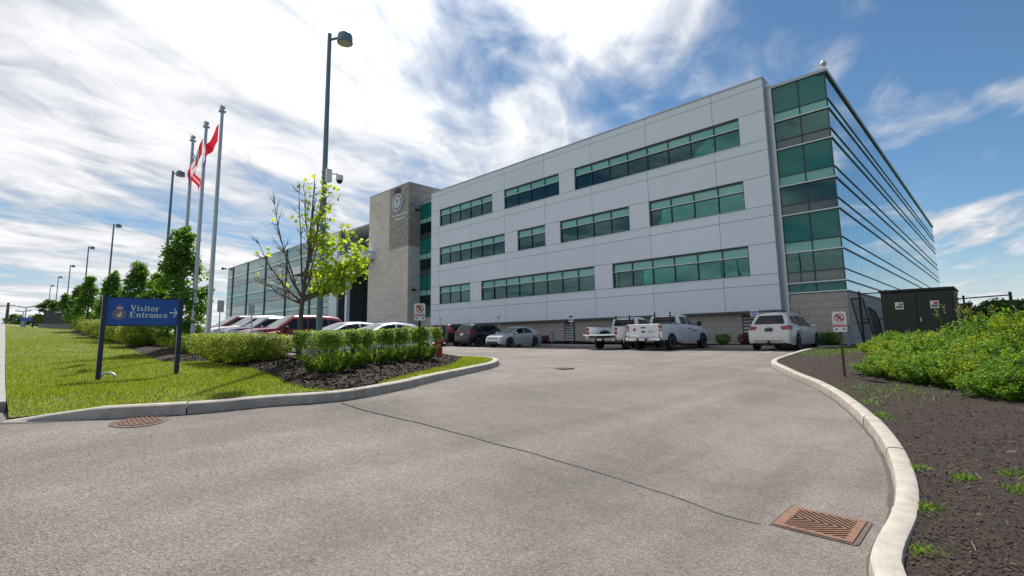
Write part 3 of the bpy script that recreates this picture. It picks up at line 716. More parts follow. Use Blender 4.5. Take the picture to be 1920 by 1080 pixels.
blocks(GL+.035, XC, YG-.03, .95, K['gB']-.06)
blocks(YG+.10, YG+7, XC+.02, .95, K['gB']-.06, 'y')
mb = MB(); mb.box(XC-.1, YG+7.01, .9, XC, YF, K['gB']-.055); part('base_wall_side', mb, M_BLOCK, office)
# louvred vents in the base
for px_ in (1407, 1067):
    c = onY(px_, 600, Y0+.5); mb = MB(); x0 = c[0]-.45
    mb.box(x0, Y0+.46, 1.35, x0+.05, Y0+.53, 2.75); mb.box(x0+.9, Y0+.46, 1.35, x0+.95, Y0+.53, 2.75); mb.box(x0, Y0+.461, 2.75, x0+.95, Y0+.53, 2.8); mb.box(x0, Y0+.461, 1.3, x0+.95, Y0+.53, 1.35)
    mb.box(x0, Y0+.50, 1.3, x0+.95, Y0+.515, 2.8)
    v = part('vent', mb, M_BLACK, base)
    for k in range(7):
        mb = MB(); zz = 1.4+k*.195; mb.add([(x0+.05, Y0+.44, zz), (x0+.9, Y0+.44, zz), (x0+.9, Y0+.50, zz+.10), (x0+.05, Y0+.50, zz+.10), (x0+.05, Y0+.44, zz+.02), (x0+.9, Y0+.44, zz+.02), (x0+.9, Y0+.50, zz+.12), (x0+.05, Y0+.50, zz+.12)], [(0, 1, 2, 3), (4, 5, 6, 7), (0, 1, 5, 4), (2, 3, 7, 6)]); part('slat', mb, M_METAL, v)
# stone tower
TX0, TX1, TY, TZ = -52.2, -44.0, 29.32, 18.42
mb = MB(); mb.box(TX0+.06, TY+.06, 1.0, TX1-.06, 36.9, TZ-.03); tower = part('tower', mb, M_MORTAR, office)
mb = MB(); mb.box(TX0-.03, TY-.03, TZ-.03, TX1+.03, 36.95, TZ+.06); part('coping', mb, M_COPING, tower)
def tiles(face, a0, a1, z0, z1, w, h, mat, stag=.5, jit=.0):
    mb = MB(); rr = random.Random(5); rows = int(round((z1-z0)/h)); hh = (z1-z0)/rows
    for r in range(rows):
        q = a0-(w*stag if r % 2 else 0)
        while q < a1-.01:
            a, b = max(q, a0)+.005, min(q+w, a1)-.005; q += w
            if b-a < .03: continue
            d = rr.uniform(0, jit)
            if face == 'f': mb.box(a, TY-d, z0+r*hh+.005, b, TY+.06, z0+(r+1)*hh-.005)
            else: mb.box(TX1-.06, a, z0+r*hh+.005, TX1+d, b, z0+(r+1)*hh-.005)
    o = part('stone_cladding', mb, mat, tower); o['kind'] = 'stuff'; return o
ZD = 11.5; XD = -47.75
tiles('f', TX0, XD, 1.0, TZ-.035, .9, .42, M_STONE, jit=.012); tiles('f', XD, TX1, 1.0, ZD, .9, .42, M_STONE, jit=.012)
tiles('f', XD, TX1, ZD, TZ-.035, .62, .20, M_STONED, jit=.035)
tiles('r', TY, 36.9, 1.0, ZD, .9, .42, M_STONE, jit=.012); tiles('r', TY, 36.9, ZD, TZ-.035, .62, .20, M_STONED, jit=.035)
# glass between tower and white block
mb = MB()
for a, b, _ in ROWS: mb.box(TX1, YG-.02, K[a]-.03, XL+.5, YG+.09, K[a]+.03)
mb.box(-41.9, YG-.021, K['gB'], -41.84, YG+.09, K['gT']-.02); mb.box(-42.75, YG-.021, K['gB'], -42.69, YG+.09, K['gT']-.02)
link_w = part('curtain_wall', mb, M_FRAME, office)
for a, b, kind in ROWS:
    for x0, x1 in ((TX1+.02, -42.75), (-42.69, -41.9), (-41.84, XL+.4)): boxpart('pane', x0, YG+.02, K[a]+.03, x1, YG+.035, K[b]-.03, FM[kind], link_w)
mb = MB(); mb.box(TX1, YG-.05, .9, XL+.3, YG+.05, K['gB']-.03); part('base_wall', mb, M_BLOCK, office)
mb = MB(); mb.box(TX1-.1, YG-.09, K['gT']-.02, XL, YG+.5, K['gT']+.14); part('coping', mb, M_COPING, office)
mb = MB(); mb.box(TX1+.01, 34.5, 1.0, XL, 34.7, K['gT']-.1); part('room_wall', mb, M_ROOM, office)
# left glass wing
WX0, WX1, WXP = -110.0, -62.4, -64.6
mb = MB(); mb.box(WX0-.1, YG-.08, K['gT']-.05, WX1+.05, YG+.6, K['gT']+.14); part('coping', mb, M_COPING, office)
mb = MB()
cols = [onY(p, 540, YG)[0] for p in (436, 463, 497, 535.5, 581)]
for c in cols: mb.box(c-.16, YG-.14, 1.5, c+.16, YG+.05, K['gT']-.06)
for s in ('s1', 's2', 's3', 's4', 's5', 's6', 'gB'): mb.box(WX0, YG-.05, K[s]-.045, WXP, YG-.001, K[s]+.045)
wing = part('wing_curtain_wall', mb, M_FRAME, office)
wm = dict(teal=(M_WINGG, MB()), mint=(M_WINGL, MB()), vis=(M_WINGG, MB()), grey=(M_WINGB, MB())); sw = .775; nn = int((WXP-WX0)/sw)
for a, b, kind in ROWS+[('g0', 'gB', 'teal')]:
    z0 = K.get(a, 1.6)
    for k in range(nn): wm[kind][1].box(WX0+k*sw+.012, YG, z0+.025, WX0+(k+1)*sw-.012, YG+.03, K[b]-.025)
for kind, (mt, q) in wm.items(): o = part('pane_field', q, mt, wing); o['kind'] = 'stuff'
mb = MB(); mb.box(WX0, YG+.04, 1.5, WX1-.1, YG+.2, K['gT']-.06); mb.box(WX0, YG+.2, 1.5, WX0+.2, 60, K['gT']-.06); part('inner_wall', mb, M_FRAME, office)
mb = MB(); mb.box(WXP, YG-.25, 1.5, WX1, YG+.03, K['gT']-.06); part('white_pier', mb, M_PANEL, office)
mb = MB(); mb.box(WX1-.2, YG+.05, 1.5, WX1, 34.6, 10.2); part('side_wall', mb, M_WALLD, office)  # lower return wall: shade under the canopy is put into its dark colour
mb = MB()
for i in range(2):
    for j in range(3): mb.box(WX1-.2, YG+.05+i*1.9+.01, 10.2+j*1.96+.01, WX1+.001, YG+.05+(i+1)*1.9-.01, 10.2+(j+1)*1.96-.01)
part('upper_cladding', mb, M_RETURN, office)
# recessed entrance glazing
ent = MB(); 
for z in np.arange(2.2, 16, 1.15): ent.box(WX1, 34.55, z-.03, TX0+.1, 34.66, z+.03)
for xx in np.arange(WX1+1.3, TX0, 1.5): ent.box(xx-.03, 34.551, 1.5, xx+.03, 34.659, 15.9)
entrance = part('entrance_glazing', ent, M_FRAME, office)
zl = list(np.arange(2.2, 16, 1.15)); xl = [WX1]+list(np.arange(WX1+1.3, TX0, 1.5))+[TX0+.1]
for i in range(len(zl)-1):
    for j in range(len(xl)-1): boxpart('pane', xl[j]+.03, 34.58, zl[i]+.03, xl[j+1]-.03, 34.60, zl[i+1]-.03, M_TEAL if zl[i] > 10.5 else M_GREYG, entrance)
mb = MB(); mb.box(WX1, 34.62, 1.2, TX0+.1, 34.9, 16.0); part('inner_wall', mb, M_FRAME, office)
# entrance canopy
cy_ = onX(681.5, 476, -50.75)[1]; xl_ = onY(545, 510, cy_)[0]
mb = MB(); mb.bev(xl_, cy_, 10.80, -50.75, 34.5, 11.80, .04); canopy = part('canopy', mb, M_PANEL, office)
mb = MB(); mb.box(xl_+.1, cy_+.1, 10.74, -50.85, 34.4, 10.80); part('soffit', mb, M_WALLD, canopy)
mb = MB(); mb.box(-55.4, cy_+.3, 1.3, -55.0, cy_+.7, 10.75); part('column', mb, M_PANEL, canopy)
print('canopy', cy_, xl_)

print('tip', [tuple(np.round(onZ(*q), 2)) for q in CURB_L[-4:]])
# ------------------------------------------------------------------ vehicles
def lerp(a, b, t): return a+(b-a)*t
class Body:
    """lofted car body: x forward, y left, z up, wheels on z = 0"""
    def __init__(s, L, W, H, top, sh, axles, wr, zb=.22, taper=(.20, .13), roofw=.60, xend=None, xstart=None):
        s.L, s.W, s.H, s.axles, s.wr, s.zb = L, W, H, axles, wr, zb
        s.x0 = -L/2 if xstart is None else xstart; s.x1 = L/2 if xend is None else xend
        s.tx, s.tz = zip(*top); s.sx, s.sz = zip(*sh); s.taper = taper; s.roofw = roofw
        xs = set(np.round(np.arange(s.x0, s.x1, .07), 4)); xs |= set(np.round(s.x0+np.array([0, .006, .015, .03, .05, .08, .12, .16, .2, .25, .3, .36, .43]), 4)); xs |= set(np.round(s.x1-np.array([0, .008, .02, .04, .07, .11, .15, .2, .25]), 4))
        for a in axles:
            xs |= set(np.round(a+(wr+.05)*np.cos(np.linspace(0, np.pi, 17)), 4))
        s.xs = np.array(sorted(q for q in xs if s.x0 <= q <= s.x1+1e-6))
        s._c = {}; s.sec = [s.section(x) for x in s.xs]
    def section(s, x):
        k = round(float(x), 4)
        if k not in s._c: s._c[k] = s._section(k)
        return s._c[k]
    def _section(s, x):
        sm = lambda X, Zv: np.mean([np.interp(x+d, X, Zv) for d in (-.05, -.025, 0, .025, .05)])
        zt = sm(s.tx, s.tz); zs = min(sm(s.sx, s.sz), zt-.03)
        hl = s.L/2; k = s.taper[0] if x > 0 else s.taper[1]; x0 = hl-.95
        w = s.W/2*(1-k*max(0, (abs(x)-x0)/.95)**2.4)
        if abs(x) > hl-.10: w *= 1-.10*((abs(x)-hl+.10)/.10)**2
        zb = s.zb+(.10*max(0, (abs(x)-hl+.5)/.5)**2)
        for a in s.axles:
            R_ = s.wr+.055
            if abs(x-a) < R_: zb = max(zb, s.wr*.95+math.sqrt(R_*R_-(x-a)**2))
        zs = max(zs, zb+.10)
        f = min(1, max(0, (zt-zs-.06)/max(.2, s.H-zs-.06)))
        wt = lerp(w*.84, s.roofw*s.W/2, f); up = zt-zs; mid = lerp(zb, zs, .45)
        return [(w*.95, zb), (w*.985, lerp(zb, mid, .35)), (w, mid), (w*.992, lerp(mid, zs, .55)), (w*.965, lerp(mid, zs, .92)), (w*.93, zs),
                (lerp(w*.93, wt, .42)+.015*f, zs+up*.40), (lerp(w*.93, wt, .86)+.012*f, zs+up*.84), (wt*.93, zs+up*.945), (wt*.78, zs+up*.985), (wt*.4, zs+up*.998), (0, zt)]
    def shell(s):
        mb = MB(); n = len(s.sec[0])
        for x, S in zip(s.xs, s.sec):
            for y, z in S: mb.v.append((x, y, z))
            for y, z in S[-2::-1]: mb.v.append((x, -y, z))
        m_ = 2*n-1
        for i in range(len(s.xs)-1):
            for j in range(m_-1): mb.f.append((i*m_+j, i*m_+j+1, (i+1)*m_+j+1, (i+1)*m_+j))
        mb.f.append(tuple(range(m_))); e = (len(s.xs)-1)*m_; mb.f.append(tuple(e+j for j in range(m_))[::-1])
        return mb
    def hw(s, x, z):
        S = s.section(x); zz = [q[1] for q in S]
        if z > zz[-1] or z < zz[0]: return -1
        return float(np.interp(z, zz, [q[0] for q in S]))
    def side(s, q, sg, off=.006, nu=10, nv=4):            # q: four (x, z) corners
        mb = MB()
        for i in range(nu+1):
            for j in range(nv+1):
                u, v = i/nu, j/nv; x = lerp(lerp(q[0][0], q[1][0], u), lerp(q[3][0], q[2][0], u), v); z = lerp(lerp(q[0][1], q[1][1], u), lerp(q[3][1], q[2][1], u), v)
                mb.v.append((x, sg*(max(s.hw(x, z), .1)+off), z+off*.4))
        for i in range(nu):
            for j in range(nv): a = i*(nv+1)+j; mb.f.append((a, a+nv+1, a+nv+2, a+1))
        return mb
    def end(s, q, front, off=.006, nu=12, nv=6):            # q: four (y, z) corners; projected on nose or tail
        mb = MB(); X = np.linspace(s.x1, s.x1-3.2, 330) if front else np.linspace(s.x0, s.x0+1.6, 260)
        for i in range(nu+1):
            for j in range(nv+1):
                u, v = i/nu, j/nv; y = lerp(lerp(q[0][0], q[1][0], u), lerp(q[3][0], q[2][0], u), v); z = lerp(lerp(q[0][1], q[1][1], u), lerp(q[3][1], q[2][1], u), v)
                x = X[0]
                for xx in X:
                    if s.hw(xx, z) >= abs(y): x = xx; break
                mb.v.append((x+(off if front else -off), y, z+off*.8))
        for i in range(nu):
            for j in range(nv): a = i*(nv+1)+j; mb.f.append((a, a+nv+1, a+nv+2, a+1))
        return mb
_wheel = {}
def wheel(root, x, y, r, w=.22, spokes=5, rim=M_RIM, steel=False):
    sg = 1 if y > 0 else -1; key = (r, w, spokes, sg, rim.name)
    if key not in _wheel:
        prof = [(r*.66, -w/2), (r*.9, -w/2), (r*.985, -w*.36), (r, -w*.2), (r, w*.2), (r*.985, w*.36), (r*.9, w/2), (r*.66, w/2)]
        t = MB().lathe(prof, 28, axis='y').mesh('wheel', M_TYRE, 35.)
        rm = MB(); rm.lathe([(r*.66, -.02), (r*.66, .5*w), (r*.60, .49*w), (r*.585, .25*w), (r*.1, .22*w)] if sg > 0 else [(r*.66, .02), (r*.66, -.5*w), (r*.60, -.49*w), (r*.585, -.25*w), (r*.1, -.22*w)], 28, axis='y')
        dk = rm.mesh('barrel', M_TRIM, 35.)
        sp = MB()
        for k in range(spokes):
            a = 2*math.pi*k/spokes+.2; c, s_ = math.cos(a), math.sin(a)
            pts = []
            for rr, hw in ((r*.10, .050), (r*.40, .044), (r*.63, .060)):
                for q in (-hw, hw): pts.append((rr*c-q*s_, rr*s_+q*c, 0))
            y0, y1 = sg*(.30*w), sg*(.46*w)
            b = [(p[0], y0 if i < 2 else y0, p[1]) for i, p in enumerate(pts)]+[(p[0], lerp(y1, y0, .35) if i < 2 else y1, p[1]) for i, p in enumerate(pts)]
            sp.add(b, [(6, 7, 9, 8), (8, 9, 11, 10), (0, 2, 8, 6), (2, 4, 10, 8), (1, 3, 9, 7), (3, 5, 11, 9), (4, 5, 11, 10)])
        n = 28; ring = MB(); ring.lathe([(r*.665, sg*.40*w), (r*.665, sg*.505*w), (r*.60, sg*.50*w), (r*.60, sg*.40*w)], n, axis='y'); ring.f = ring.f[:-2]
        sp.add(ring.v, ring.f); hub = MB().lathe([(r*.14, sg*.2*w), (r*.14, sg*.47*w), (r*.08, sg*.49*w)], 14, axis='y'); sp.add(hub.v, hub.f)
        _wheel[key] = (t, dk, sp.mesh('rim', rim, 35.))
    t, dk, sp = _wheel[key]
    o = bpy.data.objects.new('wheel', t); link(o, root, (x, y, r), world=False)
    for nm, me in (('barrel', dk), ('rim', sp)):
        c = bpy.data.objects.new(nm, me); link(c, o, (0, 0, 0), world=False)
def blob(mb, c, r, n=10, e=.75):
    """rounded pad"""
    b = len(mb.v); f = lambda t: math.copysign(abs(t)**e, t); n2 = n+4
    for i in range(n+1):
        ph = math.pi*(i/n-.5)
        for j in range(n2):
            th = 2*math.pi*j/n2; mb.v.append((c[0]+r[0]*f(math.cos(ph))*f(math.cos(th)), c[1]+r[1]*f(math.cos(ph))*f(math.sin(th)), c[2]+r[2]*f(math.sin(ph))))
    for i in range(n):
        for j in range(n2): mb.f.append((b+i*n2+j, b+i*n2+(j+1) % n2, b+(i+1)*n2+(j+1) % n2, b+(i+1)*n2+j))
    return mb
def under(B, root):
    mb = MB(); c = B.L/2-.35
    mb.box(-c, -B.W/2+.30, B.zb-.02, c, B.W/2-.30, B.zb+.3)
    for a in B.axles: mb.box(a-B.wr-.04, -B.W/2+.26, B.zb-.01, a+B.wr+.04, B.W/2-.26, .62)
    part('underbody', mb, M_TRIM, root, local=True)
def car(name, label, X, Y, face, spec, mats, group, yaw=0.):
    """face +1: nose to +Y; -1: nose to -Y"""
    p = dict(spec); L, W, H = p['L'], p['W'], p['H']; B = Body(L, W, H, p['top'], p['sh'], p['axles'], p['wr'], p.get('zb', .22), p.get('taper', (.20, .13)), p.get('roofw', .62))
    root = thing(name, label, p['cat'], (X, Y, Z(X, Y)+.005), group, (math.pi/2 if face > 0 else -math.pi/2)+yaw)
    e = (Z(X, Y+1.4)-Z(X, Y-1.4))/2.8; root.rotation_euler[1] = -math.atan(e)*face
    e2 = (Z(X+.7, Y)-Z(X-.7, Y))/1.4; root.rotation_euler[0] = -math.atan(e2)*face
    body = part('body', B.shell(), mats['paint'], root, 38., local=True); under(B, root)
    glass = mats.get('glass', M_CGLASS)
    for sg in (-1, 1):
        for q in p['side']: part('side_window', B.side(q, sg), glass, root, True, local=True)
        for x in p['seams']:
            part('door_seam', B.side([(x-.006, B.zb+.16), (x+.006, B.zb+.16), (x+.006, p['belt']), (x-.006, p['belt'])], sg, .003, 1, 12), M_TRIM, root, local=True)
        for x in p['handles']:
            y = B.hw(x, p['belt']-.10); mb = MB(); blob(mb, (x, sg*(y+.015), p['belt']-.10), (.10, .022, .018)); part('door_handle', mb, mats.get('handle', mats['paint']), root, True, local=True)
        mx = p['mirror']; y = B.hw(mx, p['belt']+.02); mb = MB(); blob(mb, (mx, sg*(y+.13), p['belt']+.08), (.075, .12, .085)); mb.box(mx-.03, sg*y-.02, p['belt']+.01, mx+.03, sg*(y+.08)+.02, p['belt']+.05)
        part('mirror', mb, mats.get('mirror', mats['paint']), root, True, local=True)
        part('headlight', B.end([(sg*p['hl'][0], p['hl'][2]), (sg*p['hl'][1], p['hl'][2]+p.get('hls', .05)), (sg*p['hl'][1], p['hl'][3]+p.get('hls', .05)), (sg*p['hl'][0], p['hl'][3])], True, .010), M_HEAD, root, True, local=True)
        part('tail_light', B.end([(sg*q[0], q[1]) for q in p['tl']], False, .012), M_TAIL, root, True, local=True)
        part('sill', B.side([(B.axles[1]+B.wr+.06, B.zb+.005), (B.axles[0]-B.wr-.06, B.zb+.005), (B.axles[0]-B.wr-.06, B.zb+.10), (B.axles[1]+B.wr+.06, B.zb+.10)], sg, .008), mats.get('lower', M_TRIM), root, True, local=True)
    part('windscreen', B.end(p['ws'], True), mats.get('ws', M_CGLASS2), root, True, local=True)
    part('rear_window', B.end(p['rw'], False), glass, root, True, local=True)
    part('grille', B.end(p['grille'], True, .006), M_TRIM, root, True, local=True)
    part('lower_grille', B.end([(-.55, .26), (.55, .26), (.5, .40), (-.5, .40)], True, .006), M_TRIM, root, True, local=True)
    part('rear_bumper_trim', B.end([(-.62, B.zb+.10), (.62, B.zb+.10), (.66, B.zb+.24), (-.66, B.zb+.24)], False, .006), mats.get('lower', M_TRIM), root, True, local=True)
    pz = p['plate']; part('number_plate', B.end([(-.17, pz), (.17, pz), (.17, pz+.15), (-.17, pz+.15)], False, .02, 4, 2), mats.get('plate', M_WHITE), root, local=True)
    part('front_plate', B.end([(-.17, .42), (.17, .42), (.17, .55), (-.17, .55)], True, .02, 4, 2), M_WHITE, root, local=True)
    for a in p['axles']:
        for sg in (-1, 1): wheel(root, a, sg*(W/2-.115), p['wr'], .215, p.get('spokes', 5))
    return root, B
def wedge(L, H, nose, cowl, cz, wt, re, rb, dz, tail):
    """side silhouette, tail to nose"""
    return [(-L/2, tail), (-L/2+.03, tail+.12), (rb, dz), (re, H-.07), (re+.5, H-.015), (lerp(re, wt, .6), H), (wt, H-.06), (cowl, cz), (lerp(cowl, L/2, .55), lerp(cz, nose, .45)), (L/2-.18, nose), (L/2-.03, nose-.12), (L/2, nose-.32)]
SUV = dict(cat='car', L=5.1, W=1.98, H=1.76, axles=(1.53, -1.50), wr=.37, top=wedge(5.1, 1.78, .92, 1.25, 1.10, .42, -1.92, -2.40, 1.14, .62), sh=[(-2.55, 1.06), (-1, 1.06), (.9, .97), (2.55, .74)], belt=1.02, roofw=.60, zb=.25,
           side=[[(-.15, 1.10), (.98, 1.06), (.50, 1.52), (-.15, 1.58)], [(-1.22, 1.13), (-.23, 1.10), (-.23, 1.58), (-1.2, 1.58)], [(-2.05, 1.24), (-1.32, 1.15), (-1.32, 1.56), (-1.85, 1.52)]], seams=(1.05, -.19, -1.2), handles=(.05, -1.0), mirror=.88, spokes=7,
           hl=(.55, .88, .70, .84), tl=[(.54, .95), (.93, .93), (.90, 1.12), (.50, 1.10)], ws=[(-.72, 1.13), (.72, 1.13), (.56, 1.64), (-.56, 1.64)], rw=[(-.66, 1.20), (.66, 1.20), (.50, 1.60), (-.50, 1.60)], grille=[(-.40, .56), (.40, .56), (.44, .78), (-.44, .78)], plate=.86)
def mod(base, **k): d = dict(base); d.update(k); return d
XUV = mod(SUV, L=4.77, W=1.84, H=1.66, axles=(1.44, -1.42), wr=.36, top=wedge(4.77, 1.66, .92, 1.15, 1.08, .42, -1.85, -2.22, 1.10, .60), sh=[(-2.4, 1.05), (-1, 1.03), (.85, .96), (2.4, .74)], belt=1.0, roofw=.68,
          side=[[(-.12, 1.07), (.92, 1.04), (.48, 1.46), (-.12, 1.51)], [(-1.18, 1.10), (-.2, 1.07), (-.2, 1.51), (-1.12, 1.49)], [(-1.82, 1.16), (-1.3, 1.12), (-1.28, 1.46), (-1.66, 1.44)]], seams=(.98, -.16, -1.15), handles=(.05, -.95), mirror=.82, spokes=5,
          tl=[(.56, .92), (.86, .94), (.84, 1.16), (.60, 1.16)], rw=[(-.60, 1.14), (.60, 1.14), (.52, 1.52), (-.52, 1.52)], ws=[(-.68, 1.12), (.68, 1.12), (.54, 1.55), (-.54, 1.55)], hl=(.5, .82, .70, .85), plate=.80)
CRV = mod(XUV, L=4.55, W=1.79, H=1.68, top=wedge(4.55, 1.68, .95, 1.12, 1.10, .45, -2.02, -2.16, 1.08, .60), axles=(1.33, -1.30), wr=.345, tl=[(.72, .95), (.86, .95), (.72, 1.52), (.62, 1.52)], sh=[(-2.3, 1.05), (-1, 1.04), (.85, .98), (2.3, .78)], plate=.45,
          side=[[(-.12, 1.08), (.92, 1.06), (.52, 1.48), (-.12, 1.53)], [(-1.12, 1.10), (-.2, 1.08), (-.2, 1.53), (-1.1, 1.52)], [(-1.95, 1.12), (-1.25, 1.10), (-1.22, 1.50), (-1.86, 1.48)]])
SED = dict(cat='car', L=4.50, W=1.75, H=1.43, axles=(1.33, -1.37), wr=.325, top=wedge(4.5, 1.43, .76, 1.22, .95, .22, -1.10, -1.80, 1.02, .62), sh=[(-2.25, .93), (-1, .94), (1.0, .86), (2.25, .62)], belt=.90, roofw=.64, zb=.18,
           side=[[(-.18, .96), (1.02, .92), (.36, 1.28), (-.18, 1.33)], [(-1.14, .99), (-.26, .96), (-.26, 1.33), (-.82, 1.27)]], seams=(1.02, -.22, -1.1), handles=(-.02, -.92), mirror=.80, spokes=5, taper=(.24, .16),
           hl=(.42, .80, .60, .70), hls=.09, tl=[(.5, .80), (.80, .82), (.78, .96), (.5, .93)], ws=[(-.68, .97), (.68, .97), (.52, 1.35), (-.52, 1.35)], rw=[(-.58, 1.05), (.58, 1.05), (.48, 1.34), (-.48, 1.34)], grille=[(-.40, .60), (.40, .60), (.38, .68), (-.38, .68)], plate=.72)
ACC = mod(SED, L=4.88, W=1.85, H=1.47, axles=(1.45, -1.40), wr=.335, top=wedge(4.88, 1.47, .80, 1.25, .98, .25, -1.15, -1.95, 1.06, .65), sh=[(-2.45, .96), (-1, .97), (1.0, .89), (2.45, .66)], belt=.93,
          side=[[(-.20, .99), (1.05, .95), (.38, 1.32), (-.20, 1.37)], [(-1.20, 1.02), (-.28, .99), (-.28, 1.37), (-.86, 1.31)]], ws=[(-.72, 1.0), (.72, 1.0), (.54, 1.39), (-.54, 1.39)], hl=(.48, .86, .64, .75), grille=[(-.46, .58), (.46, .58), (.44, .73), (-.44, .73)])
VAN = mod(SUV, L=5.1, H=1.78, top=wedge(5.1, 1.78, .92, 1.55, 1.10, .62, -2.2, -2.45, 1.14, .6), ws=[(-.74, 1.13), (.74, 1.13), (.58, 1.66), (-.58, 1.66)], side=[[(.02, 1.08), (1.22, 1.05), (.66, 1.52), (.02, 1.58)], [(-1.1, 1.10), (-.06, 1.08), (-.06, 1.58), (-1.1, 1.6)], [(-2.2, 1.14), (-1.18, 1.11), (-1.18, 1.59), (-2.05, 1.54)]], mirror=1.05)
PW = paint('paint_white', (.66, .66, .62)); PWT = paint('paint_white_truck', (.82, .83, .83)); PSIL = paint('paint_silver', (.56, .59, .63), .35, .28); PBLK = paint('paint_black', (.012, .014, .015)); PDK = paint('paint_dark_grey', (.022, .026, .03))
PRED = paint('paint_red', (.20, .012, .016), .2); PNAV = paint('paint_navy', (.012, .02, .045), .2); PPEARL = paint('paint_pearl', (.68, .66, .60)); PMAR = paint('paint_maroon', (.12, .014, .014), .2); PTAN = mk('lower_tan', (.40, .37, .31), .4, var=.04)
GB, GH = 'cars parked by the building', 'cars parked behind the hedge'
r, B = car('parked_car', 'pearl white crossover seen from behind, beside the right kerb', -7.6, 24.3+2.5, 1, SUV, dict(paint=PPEARL, lower=PTAN, plate=M_NAVY, handle=M_CHROME), GB)
for sg in (-1, 1):
    mb = MB(); mb.tube([(.35, sg*.62, 1.70), (.2, sg*.64, 1.78), (-1.5, sg*.64, 1.78), (-1.7, sg*.63, 1.70)], .022, 8); part('roof_rail', mb, M_CHROME, r, True, local=True)
    mb = MB(); mb.lathe([(.05, -.10), (.06, .06), (.045, .07), (.04, -.02)], 14, (-2.52, sg*.62, .38), axis='x'); part('exhaust', mb, M_CHROME, r, True, local=True)
mb = MB(); blob(mb, (-2.42, 0, 1.10), (.03, .08, .06)); part('badge', mb, M_CHROME, r, True, local=True)
mb = MB(); mb.tube([(-1.3, .0, 1.76), (-1.42, .0, 1.96)], .006, 6); part('antenna', mb, M_BLACK, r, local=True)
mb = MB(); mb.box(-2.62, -.05, .36, -2.40, .05, .46); mb.box(-2.58, -.25, .30, -2.44, .25, .36); part('tow_hitch', mb, M_BLACK, r, local=True)
car('parked_car', 'silver sedan backed in with its nose towards the driveway', -25.0, 23.4+2.25, -1, SED, dict(paint=PSIL, lower=PSIL, ws=M_CGLASS2), GB, .04)
r, B = car('parked_car', 'black crossover seen from behind, next to the silver sedan', -28.0, 23.2+2.4, 1, XUV, dict(paint=PBLK, handle=M_PRINTK), GB)
mb = MB()
for sg in (-1, 1): mb.tube([(.2, sg*.55, 1.64), (-1.4, sg*.55, 1.66)], .018, 6)
part('roof_rail', mb, M_TRIM, r, True, local=True)
r, B = car('parked_car', 'dark grey SUV with a spare wheel on its back door', -30.7, 23.4+2.3, 1, CRV, dict(paint=PDK, handle=M_PRINTK), GB)
mb = MB(); mb.lathe([(.30, 0), (.335, -.03), (.34, -.14), (.30, -.18), (.1, -.185)], 24, (-2.16, 0, .92), axis='x'); part('spare_wheel', mb, M_TRIM, r, 35., local=True)
YN = 7.75
def left_car(label, X, spec, mats, dy=0, zoff=0): return car('parked_car', label, X, YN+spec['L']/2+dy, -1, spec, mats, GH)
left_car('silver sedan nearest the end of the hedge, behind the no parking sign', -17.2, SED, dict(paint=PSIL, lower=PSIL), .3)
left_car('silver sedan parked behind the lamp pole with its nose at the hedge gap', -19.9, ACC, dict(paint=PSIL, lower=PSIL))
left_car('red SUV parked behind the half bare tree', -25.3, SUV, dict(paint=PRED, mirror=M_TRIM))
left_car('navy blue SUV parked left of the red SUV', -28.0, XUV, dict(paint=PNAV), -.1)
left_car('white SUV parked between the navy SUV and the maroon van', -30.8, SUV, dict(paint=PW))
left_car('maroon van at the far left of the parked row', -33.6, VAN, dict(paint=PMAR, mirror=M_TRIM), .2)

